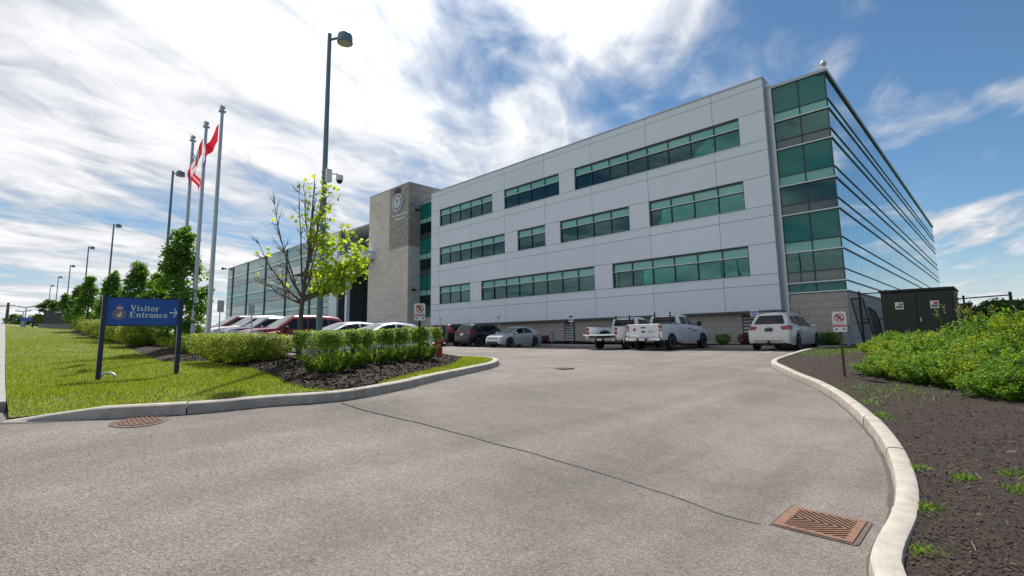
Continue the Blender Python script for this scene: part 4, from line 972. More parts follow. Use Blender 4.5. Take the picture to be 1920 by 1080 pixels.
def pickup(label, X, Yr, older, tailgate_down):
    L, W, H = 5.85, 2.0, 1.86; wr = .395; zf = .84 if not older else .80; bt = 1.30 if not older else 1.24
    ax = (1.95, -1.73); xc = -.62 if not older else -.45; top_h = H if not older else 1.80
    root = thing('pickup_truck', label, 'pickup truck', (X, Yr+L/2, Z(X, Yr+L/2)+.005), 'white pickups by the building', math.pi/2)
    top = [(xc-.02, bt+.05), (xc+.01, top_h-.10), (xc+.12, top_h-.02), (xc+.7, top_h), (xc+1.0, top_h-.03), (1.42, 1.24), (2.2, 1.16), (2.72, 1.08), (2.9, .95), (2.925, .72)]
    sh = [(xc-.02, bt-.02), (1.0, 1.18), (2.0, 1.05), (2.92, .86)]
    B = Body(L, W, top_h, top, sh, ax, wr, .42, (.12, .0), .74, xstart=xc-.02)
    part('cab', B.shell(), PWT, root, 38., local=True)
    mb = MB(); mb.box(-2.85, -.62, .45, 2.6, .62, .62); part('chassis', mb, M_TRIM, root, local=True)
    # open bed
    xr = -2.80; xs = sorted(set(list(np.linspace(xr, xc-.06, 22))+list(ax[1]+(wr+.06)*np.cos(np.linspace(0, math.pi, 15)))))
    for sg in (-1, 1):
        mb = MB(); 
        for x in xs:
            zb = .50
            if abs(x-ax[1]) < wr+.06: zb = max(zb, wr*.95+math.sqrt((wr+.06)**2-(x-ax[1])**2))
            for y, z in ((.965, zb), (1.0, lerp(zb, bt, .35)), (.995, lerp(zb, bt, .75)), (.965, bt-.02), (.955, bt), (.86, bt), (.85, bt-.03), (.85, zf)): mb.v.append((x, sg*y, z))
        for i in range(len(xs)-1):
            for j in range(7): a = i*8+j; mb.f.append((a, a+8, a+9, a+1))
        mb.f.append(tuple(range(8))); mb.f.append(tuple((len(xs)-1)*8+j for j in range(8)))
        part('bed_side', mb, PWT, root, 38., local=True)
        mb = MB(); mb.box(xr-.0, min(sg*.84, sg*.97), bt+.001, xc-.08, max(sg*.84, sg*.97), bt+.028); part('bed_rail', mb, M_TRIM, root, local=True)
        mb = MB(); mb.bev(xr-.025, min(sg*.845, sg*.995), zf+.10 if not older else zf+.0, xr+.06, max(sg*.845, sg*.995), bt-.06, .015); tl = part('tail_light', mb, M_TAIL, root, local=True)
        mb = MB(); mb.box(xr-.028, min(sg*.86, sg*.98), lerp(zf, bt, .38), xr+.0, max(sg*.86, sg*.98), lerp(zf, bt, .52)); part('reverse_lamp', mb, M_HEAD, tl, local=True)
        d = .35 if not older else .0
        for q in ([[(.25, 1.30), (1.34, 1.26), (.58, 1.66), (.25, 1.70)], [(xc+.08, 1.31), (.17, 1.30), (.17, 1.70), (xc+.12, 1.71)]] if not older else [[(xc+.15, 1.28), (1.34, 1.24), (.66, 1.62), (xc+.17, 1.65)]]): part('side_window', B.side(q, sg), M_CGLASS, root, True, local=True)
        for x in ((1.38, .21, -.44) if not older else (1.38, -.3)): part('door_seam', B.side([(x-.007, .55), (x+.007, .55), (x+.007, 1.24), (x-.007, 1.24)], sg, .003, 1, 10), M_TRIM, root, local=True)
        mb = MB(); blob(mb, (.33, sg*(B.hw(.33, 1.10)+.015), 1.10), (.10, .025, .025)); part('door_handle', mb, M_TRIM, root, True, local=True)
        mb = MB(); blob(mb, (1.22, sg*1.13, 1.36), (.07, .12, .13)); mb.box(1.18, sg*.95-.06, 1.27, 1.26, sg*.95+.06, 1.31); part('mirror', mb, M_TRIM, root, True, local=True)
        part('headlight', B.end([(sg*.55, .82), (sg*.86, .82), (sg*.86, 1.0), (sg*.55, 1.0)], True, .01), M_HEAD, root, True, local=True)
        for a in ax:
            wheel(root, a, sg*(W/2-.125), wr, .25, 5 if not older else 6)
            mb = MB(); n = 14; R1, R2 = wr+.045, wr+.085
            for k in range(n+1):
                t = math.pi*k/n
                for rr, yy in ((R1, .955), (R2, .99), (R1, 1.012)): mb.v.append((a+rr*math.cos(t), sg*yy, wr*.95+rr*math.sin(t)))
            for k in range(n):
                for j in range(2): q = k*3+j; mb.f.append((q, q+3, q+4, q+1))
            part('wheel_arch', mb, M_TRIM if not older else PWT, root, True, local=True)
            mb = MB(); mb.box(a-wr-.02, sg*.60-.12, .5, a+wr+.02, sg*.60+.12, .85); part('wheel_well', mb, M_TRIM, root, local=True)
    mb = MB(); mb.box(xr, -.85, zf-.05, xc-.06, .85, zf); mb.box(xc-.10, -.85, zf, xc-.05, .85, bt-.01); part('bed_floor', mb, PWT, root, local=True)
    part('windscreen', B.end([(-.78, 1.27), (.78, 1.27), (.62, top_h-.12), (-.62, top_h-.12)], True), M_CGLASS2, root, True, local=True)
    part('rear_window', B.end([(-.68, bt+.07), (.68, bt+.07), (.60, top_h-.16), (-.60, top_h-.16)], False, .012), M_CGLASS, root, True, local=True)
    part('grille', B.end([(-.5, .72), (.5, .72), (.5, 1.0), (-.5, 1.0)], True), M_TRIM, root, True, local=True)
    mb = MB(); mb.bev(xr-.20, -.97, .46, xr-.03, .97, .63, .02); bp = part('rear_bumper', mb, M_CHROME, root, 30., local=True)
    mb = MB(); mb.box(xr-.215, -.30, .47, xr-.195, .30, .60); part('plate_recess', mb, M_TRIM, bp, local=True)
    mb = MB(); mb.box(xr-.225, -.16, .475, xr-.214, .16, .595); part('number_plate', mb, M_WHITE, bp, local=True)
    if tailgate_down:
        mb = MB(); mb.bev(xr-.58, -.83, zf-.07, xr-.01, .83, zf-.0, .02); tg = part('tailgate', mb, PWT, root, 30., local=True)
        mb = MB(); mb.box(xr-.54, -.76, zf+.001, xr-.05, .76, zf+.012); part('liner', mb, M_WHITE, tg, local=True)
    else:
        mb = MB(); mb.bev(xr-.02, -.842, .64, xr+.05, .842, bt+.005, .018); tg = part('tailgate', mb, PWT, root, 30., local=True)
        mb = MB(); mb.box(xr-.035, -.12, 1.10, xr-.021, .12, 1.16); part('handle', mb, M_TRIM, tg, local=True)
        mb = MB(); mb.lathe([(.115, -.01), (.115, .008), (.09, .012)], 20, (0, 0, 0), axis='x'); mb.v = [(xr-.022+p[0]*-1, p[1], .92+p[2]*.42) for p in mb.v]; part('badge', mb, M_PRINTK, tg, local=True)
        # star crest and two lines of lettering, as on the tailgate
        star = [(.115*(1 if k % 2 == 0 else .48)*math.sin(math.pi*k/5), .115*(1 if k % 2 == 0 else .48)*math.cos(math.pi*k/5)) for k in range(10)]
        mb = MB(); mb.prism(star, lambda u, v, t: (xr-.021-t, .50-u, 1.03+v), 0, .003); part('crest', mb, M_RUSTP, tg, local=True)
        mb = MB(); mb.lathe([(.04, 0), (.04, .002)], 12, (0, 0, 0), axis='x'); mb.v = [(xr-.0245-p[0], .50+p[1], 1.03+p[2]) for p in mb.v]; part('crest_centre', mb, M_RED, tg, local=True)
        mb = MB()
        for row, z in enumerate((.93, .87)):
            for k in range(11): 
                if k not in (3, 7): mb.box(xr-.0225, -.62+k*.036, z, xr-.0205, -.62+k*.036+.024, z+.035)
        o = part('lettering', mb, M_WALLD, tg, local=True); o['kind'] = 'stuff'
        mb = MB(); mb.prism([(.45+.45*q[0], 1.02+.9*q[1]) for q in star], lambda u, v, t: (u+.0, -(B.hw(.5, 1.0)+.004+t), v), 0, .003); part('door_crest', mb, M_RUSTP, root, local=True)
        mb = MB(); mb.box(.62, -(B.hw(.9, .96)+.006), .94, 1.20, -(B.hw(.9, .96)-.02), .985); part('door_lettering', mb, M_WALLD, root, local=True)
    # headache rack behind the cab
    for sg in (-1, 1):
        mb = MB(); mb.box(xc-.17, sg*.45-.03, zf+.2, xc-.11, sg*.45+.03, top_h+.10); part('rack_post', mb, M_BLACK, root, local=True)
    mb = MB(); 
    for z in (bt+.12, bt+.28, top_h-.10): mb.box(xc-.158, -.80, z, xc-.122, .80, z+.025)
    for y in (-.78, .78): mb.tube([(xc-.14, y, bt), (xc-.14, y*.92, top_h-.06)], .02, 8)
    part('rack_frame', mb, M_BLACK, root, local=True)
    return root
pickup('white pickup with closed tailgate, star crest and black rack posts', -13.0, 22.6, False, False)
t3 = pickup('older white pickup with its tailgate down, left of the other pickup', -15.75, 22.9, True, True)
# the black brush lying on the lowered tailgate
c = (-15.35, 22.75, Z(-15.75, 25.8)+.86); mb = MB(); V = rng.normal(0, 1, (260, 3)); V /= np.linalg.norm(V, axis=1)[:, None]; V[:, 2] = abs(V[:, 2])
for q in V: mb.tube([(c[0], c[1], c[2]), (c[0]+q[0]*.36, c[1]+q[1]*.2, c[2]+q[2]*.20)], [.01, .004], 3, False)
single('cable_bundle', mb, M_BLACK, c, 'black tangled bundle lying on the lowered tailgate', 'bundle')
# ------------------------------------------------------------------ vegetation
def leaf_cloud(C, D, size, asp=.55, up=0., rg=rng):
    """one folded diamond leaf (two faces joined on the midrib) at each point C, roughly facing D"""
    n = len(C); D = D+rg.normal(0, .55, (n, 3)); D[:, 2] += up; D /= np.linalg.norm(D, axis=1)[:, None]+1e-9
    a = rg.normal(0, 1, (n, 3)); T = a-(a*D).sum(1)[:, None]*D; T /= np.linalg.norm(T, axis=1)[:, None]+1e-9
    B = np.cross(D, T); s = size*rg.uniform(.6, 1.35, n)[:, None]
    tip = C+T*s; base_ = C-T*s; l = C+B*s*asp+D*s*.18; r = C-B*s*asp+D*s*.18
    V = np.stack([base_, r, tip, l], 1).reshape(-1, 3); i = np.arange(n)*4
    Fq = np.stack([np.stack([i, i+1, i+2], 1), np.stack([i, i+2, i+3], 1)], 1).reshape(-1, 3)
    return V, Fq
def nz3(P, s, o=0.): return np.array([mnoise.noise(Vector((p[0]*s+o, p[1]*s, p[2]*s))) for p in P])
def hedge_mesh(name, seed, size, n, leaf, mat, e=.45, rough=.14, asp=.55, bottom=.25, up=.3):
    """clipped shrub on the ground: rounded block of leaves, thinner at its foot"""
    g_ = np.random.default_rng(seed); U = g_.normal(0, 1, (n, 3)); U /= np.linalg.norm(U, axis=1)[:, None]
    q = np.sign(U)*np.abs(U)**e; q /= np.max(np.abs(q), axis=1)[:, None]**.75
    r = 1-np.abs(g_.normal(0, .13, n)); r = np.clip(r, .25, 1.03); r *= 1+rough*nz3(q*np.array(size), 3.5, seed)+rough*.7*nz3(q*np.array(size), 9, seed)
    P = q*r[:, None]; t = (P[:, 2]+1)/2
    narrow = np.clip(.45+1.15*t, .45, 1.0); P[:, :2] *= narrow[:, None]
    P = P*np.array(size)/2; P[:, 2] += size[2]/2*1.0+.02; keep = P[:, 2] > .02
    V, Fq = leaf_cloud(P[keep], U[keep]*np.array([1, 1, 1.]), leaf, asp, up, g_)
    return np_mesh(name, V, Fq, mat)
def stems_mesh(seed, w, h, n, r=.012):
    g_ = random.Random(seed); mb = MB()
    for k in range(n):
        a = g_.uniform(0, 6.28); b = g_.uniform(.2, 1); x, y = .35*w*b*math.cos(a), .35*w*b*math.sin(a)
        mb.tube([(x*.3, y*.3, -.08), (x*.7, y*.7, h*.45), (x*1.2, y*1.2, h*.85)], [r*1.5, r, r*.4], 5)
    return mb.mesh('stems', M_TWIG)
def plant(name, label, cat, loc, meshes, rz, sc, group):
    root = thing(name, label, cat, loc, group, rz); root.scale = sc
    for nm, me in meshes:
        o = bpy.data.objects.new(nm, me); o.parent = root; COL.objects.link(o)
    return root
HM = [hedge_mesh('foliage', s, (1.0, 1.0, .95), 9500, .032, L_HEDGE) for s in (1, 2, 3)]
SM = [hedge_mesh('foliage', s, (1.3, 1.2, .85), 9000, .030, L_HEDGE2, e=.7, rough=.22) for s in (4, 5, 6)]
ST = [stems_mesh(s, .8, .8, 12) for s in (1, 2)]
def ground_at(px, py, dz): p = onG(px, py, dz); return (p[0], p[1], p[2])
# clipped hedge near the drive: foot pixel, width and height in metres, what sets it apart
def hbush(px, py, w, dpt, h, label, mesh, group, name='hedge_shrub', dz=.21):
    p = onG(px, py, dz); bx_, by_ = p[0]-.69*.36*w, p[1]+.71*.36*w; p = (bx_, by_, Z(bx_, by_)+dz)
    plant(name, label, 'shrub', p, [('foliage', mesh), ('stems', ST[0])], random.uniform(0, 6.28) if w == dpt else 0.75, (w, dpt, h), group)
G1 = 'clipped shrubs of the near hedge'
hbush(600, 703, .92, .92, .80, 'leftmost clipped shrub of the near hedge, beside the hedge gap', HM[0], G1)
hbush(648, 692, .85, .85, .80, 'second clipped shrub from the hedge gap in the near hedge', HM[1], G1)
hbush(697, 685, .86, .86, .80, 'middle clipped shrub of the near hedge, bare at its foot', HM[2], G1)
hbush(737, 681, .92, .92, .84, 'fourth clipped shrub from the hedge gap, left of the no parking sign', HM[0], G1)
hbush(784, 677, .88, .88, .90, 'clipped shrub behind the left no parking sign, next to the hydrant', HM[1], G1)
G2 = 'loose yellow green shrubs along the lawn'
spots = [(480,681,.98,.95,'rounded shrub just left of the hedge gap'), (440,683,1.05,1.0,'rounded shrub second left of the hedge gap'), (402,679,1.1,1.0,'rounded shrub right of the blue sign post, third left of the gap'),
         (370,668,1.3,1.0,'rounded shrub behind the right post of the blue sign'), (335,660,1.25,.95,'rounded shrub left of the right post of the blue sign'), (300,652,1.2,.9,'rounded shrub below the middle of the blue sign'),
         (265,644,1.1,.85,'rounded shrub seen under the left part of the blue sign'), (232,638,1.1,.85,'rounded shrub seen just right of the left sign post')]
for i, (a, b, w, h, lb) in enumerate(spots): hbush(a, b, w, w, h*.80, 'yellow green '+lb, SM[i % 3], G2, 'shrub', .17)
words = ['first', 'second', 'third', 'fourth', 'fifth', 'sixth', 'seventh', 'eighth']
for i, x in enumerate(np.linspace(-24.5, -43, 8)):
    plant('shrub', 'small green shrub far along the lawn, %s beyond the blue sign' % words[i], 'shrub', (x, 3.85+.12*math.sin(i*2), Z(x, 3.9)+.15), [('foliage', SM[i % 3]), ('stems', ST[1])], i*1.3, (1.25, 1.2, 1.0+.1*math.sin(i)), G2)
# small trees along the lawn
def tree_parts(seed, H, trunk_h, rad, n, leaf, mat, shape, asp=.7, up=.2, clumps=90, barkm=M_BARK):
    g_ = np.random.default_rng(seed); rr = random.Random(seed); tb = MB(); tr = .022*H
    tb.tube([(0, 0, -.15), (.02, 0, trunk_h*.5), (0, .02, trunk_h), (.03, -.02, H*.6), (0, 0, H*.93)], [tr*1.15, tr*.95, tr*.85, tr*.45, tr*.1], 9)
    tips = []
    for k in range(38):
        z = lerp(trunk_h*.85, H*.9, (k+.5)/38); t = (z-trunk_h*.8)/(H-trunk_h*.8); R_ = rad*shape(t); a = k*2.4+rr.uniform(-.4, .4); L_ = R_*rr.uniform(.6, .95)
        p1 = (L_*.5*math.cos(a), L_*.5*math.sin(a), z+L_*.35); p2 = (L_*math.cos(a+.1), L_*math.sin(a+.1), z+L_*.55)
        tb.tube([(0, 0, z), p1, p2], [tr*.35, tr*.2, tr*.06], 5, False); tips += [p1, p2]
    nc = clumps; c = g_.uniform(0, 1, nc)**.9; th = np.arange(nc)*2.4+g_.uniform(-.5, .5, nc); w = np.array([shape(q) for q in c])*rad
    r = g_.uniform(.45, 1.0, nc)**.6; z = trunk_h*.8+(H-trunk_h*.8)*c
    cc = np.stack([np.cos(th)*r*w*.88, np.sin(th)*r*w*.88, z], 1)+g_.normal(0, .08*rad, (nc, 3)); cr = rad*g_.uniform(.14, .27, nc)
    k = g_.integers(0, nc, n); off = g_.normal(0, 1, (n, 3)); off /= np.linalg.norm(off, axis=1)[:, None]; off *= (g_.uniform(0, 1, n)**.45)[:, None]
    Q = cc[k]+off*cr[k][:, None]*np.array([1.1, 1.1, .85])
    D = Q-np.array([0, 0, H*.45]); D /= np.linalg.norm(D, axis=1)[:, None]
    V, Fq = leaf_cloud(Q, D*.8, leaf, asp, up, g_)
    return tb.mesh('trunk', barkm, True), np_mesh('crown', V, Fq, mat)
oval = lambda t: max(.05, min(1, .45+t/.18)*(1-t)**.70*1.05+.04)
LT = [tree_parts(s, 4.4, 1.0, 1.12, 9000, .062, L_LINDEN, oval, clumps=150) for s in (21, 22, 23)]
def tree(name, label, loc, tp, rz, sc, group): return plant(name, label, 'tree', loc, [('trunk', tp[0]), ('crown', tp[1])], rz, sc, group)
for i, (px, dep, s, lb) in enumerate([(333, 17.5, .98, 'largest dense young tree, left of the flagpoles above the blue sign'), (290, 20.5, .68, 'dense young tree tucked behind the largest one'), (253, 23.5, .84, 'dense young tree above the left half of the blue sign'), (206, 27.5, .80, 'dense young tree rising over the top left corner of the blue sign'), (163, 31.5, .80, 'dense young tree left of the blue sign'), (143, 37, .74, 'dense young tree right of the black monument'), (118, 43, .72, 'farthest dense young tree behind the black monument')]):
    p = atD(px, 600, dep); tree('linden_tree', lb, (p[0], p[1], Z(p[0], p[1])+.12), LT[i % 3], i*1.7, (s, s, s), 'young trees along the lawn')
# the half bare tree
def bare_tree():
    g_ = random.Random(12); p0 = atD(561, 640, 12.6); b = Vector((p0[0], p0[1], Z(p0[0], p0[1])+.17)); tb = MB(); tw = MB(); tips = []
    right = Vector((RT[0][0], RT[0][1], 0)).normalized(); back = Vector((RT[2][0], RT[2][1], 0)).normalized(); up = Vector((0, 0, 1))
    tb.tube([b-up*.2, b+up*.6, b+up*1.15+right*.02, b+up*1.45+right*.035, b+up*2.5+right*.14, b+up*3.5+right*.18, b+up*4.5+right*.22], [.072, .058, .053, .047, .028, .018, .008], 10)
    limbs = [(-1.02, 1.35, .75, 1.30), (-.80, 1.5, 1.75, .2), (-.55, 1.45, 1.9, -.6), (-.95, 1.40, 1.15, -.2), (-.30, 1.7, 2.1, .4), (.30, 1.7, 2.05, .3), (.52, 1.55, 1.75, -.5), (.82, 1.42, 1.30, .15), (1.12, 1.40, .95, .3), (1.22, 1.38, .55, -.25), (.05, 2.4, 1.35, .1), (.95, 1.5, .72, .7), (.35, 2.3, 1.2, -.4), (-.2, 2.6, 1.2, .2), (-.98, 1.37, .45, .3)]
    for lx, z0, dz, ly in limbs:
        pts = []; o = b+up*z0+right*.035*(z0 > 1.4)+right*(.11 if z0 > 2.2 else 0)
        for k in range(6):
            t = k/5; pts.append(o+right*lx*(t**.85)+back*ly*.7*t+up*dz*1.16*(t**1.25)+Vector((g_.uniform(-1, 1), g_.uniform(-1, 1), g_.uniform(-1, 1)))*.03*(k > 0))
        tb.tube(pts, [.030, .023, .018, .014, .010, .006], 6)
        for k in range(1, 6):
            for j in range(3):
                q = pts[k]; d = (right*(lx*.5+g_.uniform(-.5, .5))+back*g_.uniform(-.6, .6)+up*g_.uniform(.1, .8)).normalized(); L_ = g_.uniform(.15, .42)
                e = q+d*L_; mid = q+d*L_*.5+Vector((g_.uniform(-1, 1), g_.uniform(-1, 1), g_.uniform(-1, 1)))*.03
                tw.tube([q, mid, e], [.009, .006, .003], 4, False)
                for s in range(2):
                    f = mid+(d+Vector((g_.uniform(-1, 1), g_.uniform(-1, 1), g_.uniform(-.3, 1)))*.8).normalized()*g_.uniform(.08, .25); tw.tube([mid, f], [.005, .0025], 3, False); tips.append((f, lx))
                tips.append((e, lx))
    P = []
    for q, lx in tips:
        rel = (q-b); rx = rel.dot(right); z = rel.z
        leafy = (lx > .45 and rx > .30 and z < 3.1) or (lx > .25 and rx > .2 and g_.random() < .35) or (z > 3.2 and rx > -.2 and g_.random() < .55) or g_.random() < .04
        if not leafy: continue
        for j in range(g_.randint(5, 9) if rx > .3 and z < 3.1 else g_.randint(1, 4)): P.append(q+Vector((g_.gauss(0, .085), g_.gauss(0, .085), g_.gauss(-.02, .085))))
    P = np.array(P); V, Fq = leaf_cloud(P, np.tile([0., 0, .2], (len(P), 1)), .056, .80, .1)
    root = thing('maple_tree', 'half bare young tree with yellow green leaves on its right side', 'tree', b); root.scale = (1.1, 1.1, 1.09)
    part('trunk', tb, M_BARK, root, True); part('twigs', tw, M_TWIG, root)['kind'] = 'stuff'
    me = np_mesh('crown', V-np.array(b), Fq, L_MAPLE); o = bpy.data.objects.new('crown', me); o.parent = root; COL.objects.link(o)
bare_tree()
# wild shrubs in the right bed
def wild_mesh(seed, w, h, n, leaf, mt_):
    g_ = np.random.default_rng(seed); ns = 95; P = []; D = []
    for k in range(ns):
        a = g_.uniform(0, 2*np.pi); r = g_.uniform(0, 1)**.6; tx, ty = .5*w*r*np.cos(a), .5*w*r*np.sin(a); hh = h*(1-.5*r*r)*g_.uniform(.72, 1.15); m_ = n//ns
        t = g_.uniform(.08, 1, m_)**.7; c = np.stack([tx*(.45+.65*t), ty*(.45+.65*t), hh*t], 1)+g_.normal(0, .045, (m_, 3)); P.append(c); D.append(np.stack([g_.normal(0, .8, m_), g_.normal(0, .8, m_), .5+0*t], 1))
    P = np.concatenate(P); D = np.concatenate(D); P[:, 2] = np.abs(P[:, 2])
    V, Fq = leaf_cloud(P, D, leaf, .36, .3, g_); return np_mesh('foliage', V, Fq, mt_)
WM = [wild_mesh(s, 1.5, .95, 8000, .04, mt_) for s, mt_ in ((31, L_WILD), (32, L_WILD2), (33, L_WILD), (34, L_WILD2))]
WS = stems_mesh(9, 1.6, .9, 30, .006)
wild = [(1660,702,1.0,.75),(1705,708,1.05,.8),(1745,716,1.0,.85),(1790,722,1.05,.9),(1830,728,1.0,.9),(1872,742,.9,.8),(1915,748,.9,.8),(1690,680,1.2,.9),(1740,688,1.25,1.0),(1790,693,1.25,1.05),(1840,700,1.3,1.15),(1890,712,1.2,1.3),
        (1720,664,1.3,1.0),(1775,668,1.4,1.1),(1830,672,1.4,1.4),(1885,680,1.4,1.75),(1655,664,1.0,.75),(1930,735,1.2,1.1),(1680,656,1.1,.9),(1935,690,1.4,1.8)]
place = ['at the left front of the right bed', 'second from the left in the front of the right bed', 'in the front row below the left cabinet door', 'in the front row below the right cabinet door', 'in the front row under the fence post', 'in the front row nearest the right edge of the photo', 'spilling over the mulch at the right edge', 'behind the front row, left of the cabinet', 'behind the front row, below the cabinet doors', 'behind the front row, below the cabinet corner', 'behind the front row, under the open fence', 'behind the front row, at the tall right post',
         'against the foot of the cabinet, left side', 'against the foot of the cabinet, right side', 'at the foot of the middle fence post', 'at the foot of the tall right fence post', 'by the leaning chain link gate', 'at the right edge between front and back rows', 'just right of the bollard and block wall', 'in the back row at the right edge']
for i, ((a, b, s, h), lb) in enumerate(zip(wild, place)):
    s *= .9; h *= .82
    p = onG(a, b, .2); plant('wild_shrub', 'bright green weedy shrub '+lb, 'shrub', (p[0], p[1], Z(p[0], p[1])+.14), [('foliage', WM[(i*7+i//3) % 4]), ('stems', WS)], i*2.3, (s, s, h), 'weedy shrubs in the right bed')
# tall seed stalks
for i, (a, b, h, lb) in enumerate([(1800, 668, 1.75, 'left'), (1838, 675, 1.6, 'right')]):
    p = onG(a, b, .2); g_ = random.Random(i); mb = MB(); fl = MB()
    for k in range(9):
        dx, dy = g_.uniform(-.3, .3), g_.uniform(-.3, .3); hh = h*g_.uniform(.75, 1); e = (p[0]+dx*1.5, p[1]+dy*1.5, p[2]+hh); mb.tube([(p[0]+dx*.4, p[1]+dy*.4, p[2]), (p[0]+dx, p[1]+dy, p[2]+hh*.6), e], [.006, .005, .003], 4)
        for j in range(14): 
            q = (e[0]+g_.gauss(0, .03), e[1]+g_.gauss(0, .03), e[2]-g_.uniform(-.03, .25)); blob(fl, q, (.012, .012, .014), 4, 1)
    root = thing('tall_weed', 'tall weed with pale seed heads before the dark cabinet, %s one' % lb, 'weed', p, 'tall weeds in the right bed'); part('stalks', mb, L_WILD, root)['kind'] = 'stuff'; part('seed_heads', fl, L_FLOWER, root)['kind'] = 'stuff'
# little shrubs at the foot of the building
for i, (a, m_, lb) in enumerate([(1355, L_LINDEN, 'small green shrub at the foot of the building, right of the pickup'), (1398, L_RED, 'small red leaved shrub at the foot of the building, left of the white crossover'), (1020, L_RED, 'small red leaved shrub beside the left bollard'), (1562, L_LINDEN, 'small dark shrub at the block wall, right of the white crossover'), (1548, L_LINDEN, 'small dark shrub at the block wall behind the crossover')]):
    c = onY(a, 630, 29.3); me = hedge_mesh('foliage', 50+i, (1, 1, 1), 1500, .06, m_, e=.8, rough=.3)
    plant('small_shrub', lb, 'shrub', (c[0], 29.3, Z(c[0], 29.3)+.11), [('foliage', me)], i, (.75, .7, .6), 'small shrubs along the building')
# trees beyond the fence on the right
FT = [tree_parts(s, 5.5, .6, 2.6, 5200, .16, L_FAR, lambda t: max(.05, math.sin(math.pi*min(1, .15+.8*t))**.6), clumps=120) for s in (61, 62)]
for i, (px, dep, top) in enumerate([(1806, 30, 570), (1838, 36, 572), (1868, 33, 566), (1900, 38, 562), (1935, 34, 566), (1822, 44, 575), (1885, 46, 565)]):
    p = atD(px, 620, dep); h = atD(px, top, dep)[2]-Z(p[0], p[1]); s = h/5.4
    tree('bushy_tree', 'bushy green tree beyond the fence, %s' % ['left end, next to the cabinet', 'second from the cabinet', 'left of the tall fence post', 'behind the tall fence post', 'at the right edge of the photo', 'back row by the cabinet', 'back row behind the fence posts'][i], (p[0], p[1], Z(p[0], p[1])-.1), FT[i % 2], i*1.1, (s, s, s), 'trees beyond the fence')
for i, (px, dep, hh) in enumerate([(28, 95, 3.0), (70, 80, 2.6), (35, 120, 3.2), (105, 62, 3.6)]):
    p = atD(px, 605, dep); s = hh/5.4
    tree('bushy_tree', 'distant bush on the street horizon, %s' % ['left of the far blue sign', 'right of the far blue sign', 'farthest left', 'behind the black monument'][i], (p[0], p[1], Z(p[0], p[1])-.1), FT[i % 2], i*2., (s*1.3, s*1.3, s), 'distant bushes on the horizon')

# ------------------------------------------------------------------ lamp poles
def lamp(px, dYrow, label, camera_box=False, big=True):
    d = ray(px, 640); k = dYrow/d[1]; x, y = d[0]*k, dYrow; z = Z(x, y)+.12
    root = thing('street_lamp', label, 'street lamp', (x, y, z), 'lamp poles in a row along the car park')
    mb = MB(); mb.lathe([(.29, -.3), (.29, .52), (.26, .58)], 20, (x, y, z)); part('plinth', mb, M_CONC, root, 35.)
    mb = MB(); mb.box(x-.19, y-.19, z+.58, x+.19, y+.19, z+.62); mb.lathe([(.15, .62), (.14, .72), (.12, .74)], 16, (x, y, z)); part('base_plate', mb, M_METAL, root)
    mb = MB(); mb.tube([(x, y, z+.62), (x, y, z+5), (x, y, z+9.93)], [.09, .076, .058], 16); part('pole', mb, M_POLE, root, 40.)
    dx, dy = .78, .62                                     # arm direction, over the parking rows
    mb = MB(); mb.tube([(x, y, z+9.73), (x+dx*.26, y+dy*.26, z+9.77)], .038, 8); part('arm', mb, M_POLE, root, 40.)
    hx, hy = x+dx*.50, y+dy*.50
    mb = MB(); mb.lathe([(.16, 9.89), (.205, 9.85), (.22, 9.79), (.22, 9.62), (.232, 9.615), (.232, 9.59), (.205, 9.59)], 24, (hx, hy, z)); hd = part('lamp_head', mb, M_POLE, root, 40.)
    mb = MB(); mb.lathe([(.195, 9.585), (.16, 9.565), (.05, 9.555)], 24, (hx, hy, z)); part('lens', mb, M_ROOM, hd, True)
    if camera_box:
        cz = z+5.4; rx, ry = .71, .70
        mb = MB(); mb.bev(x+.07, y-.02, cz-.2, x+.20, y+.14, cz+.2, .01); cb = part('camera_box', mb, M_WHITE, root)
        mb = MB(); mb.tube([(x+.15, y+.1, cz+.05), (x+.30, y+.26, cz+.05), (x+.33, y+.29, cz-.0)], .022, 8); mb.lathe([(.03, .02), (.10, .0), (.105, -.12), (.095, -.15)], 18, (x+.34, y+.30, cz)); part('camera_dome', mb, M_WHITE, cb, 40.)
        mb = MB(); mb.lathe([(.088, -.151), (.08, -.20), (.05, -.235), (.01, -.245)], 18, (x+.34, y+.30, cz)); part('camera_lens', mb, M_BLACK, cb, True)
        for q in (.12, -.05, -.17):
            mb = MB(); mb.lathe([(.092, q), (.094, q+.005), (.094, q+.02), (.092, q+.025)], 16, (x, y, cz)); part('strap', mb, M_METAL, cb, True)
for px, lb, cb in ((597.5, 'tall lamp pole in the centre left with a round head and a dome camera', True), (300, 'second lamp pole, behind the dense trees left of the flagpoles', False), (193.5, 'third lamp pole, above the left end of the blue sign', False), (149, 'fourth lamp pole, halfway between sign and black monument', False), (117.5, 'fifth lamp pole, just right of the black monument', False), (97, 'sixth lamp pole, above the black monument', False), (84, 'seventh and farthest lamp pole, left of the black monument', False)):
    lamp(px, 6.3, lb, cb)
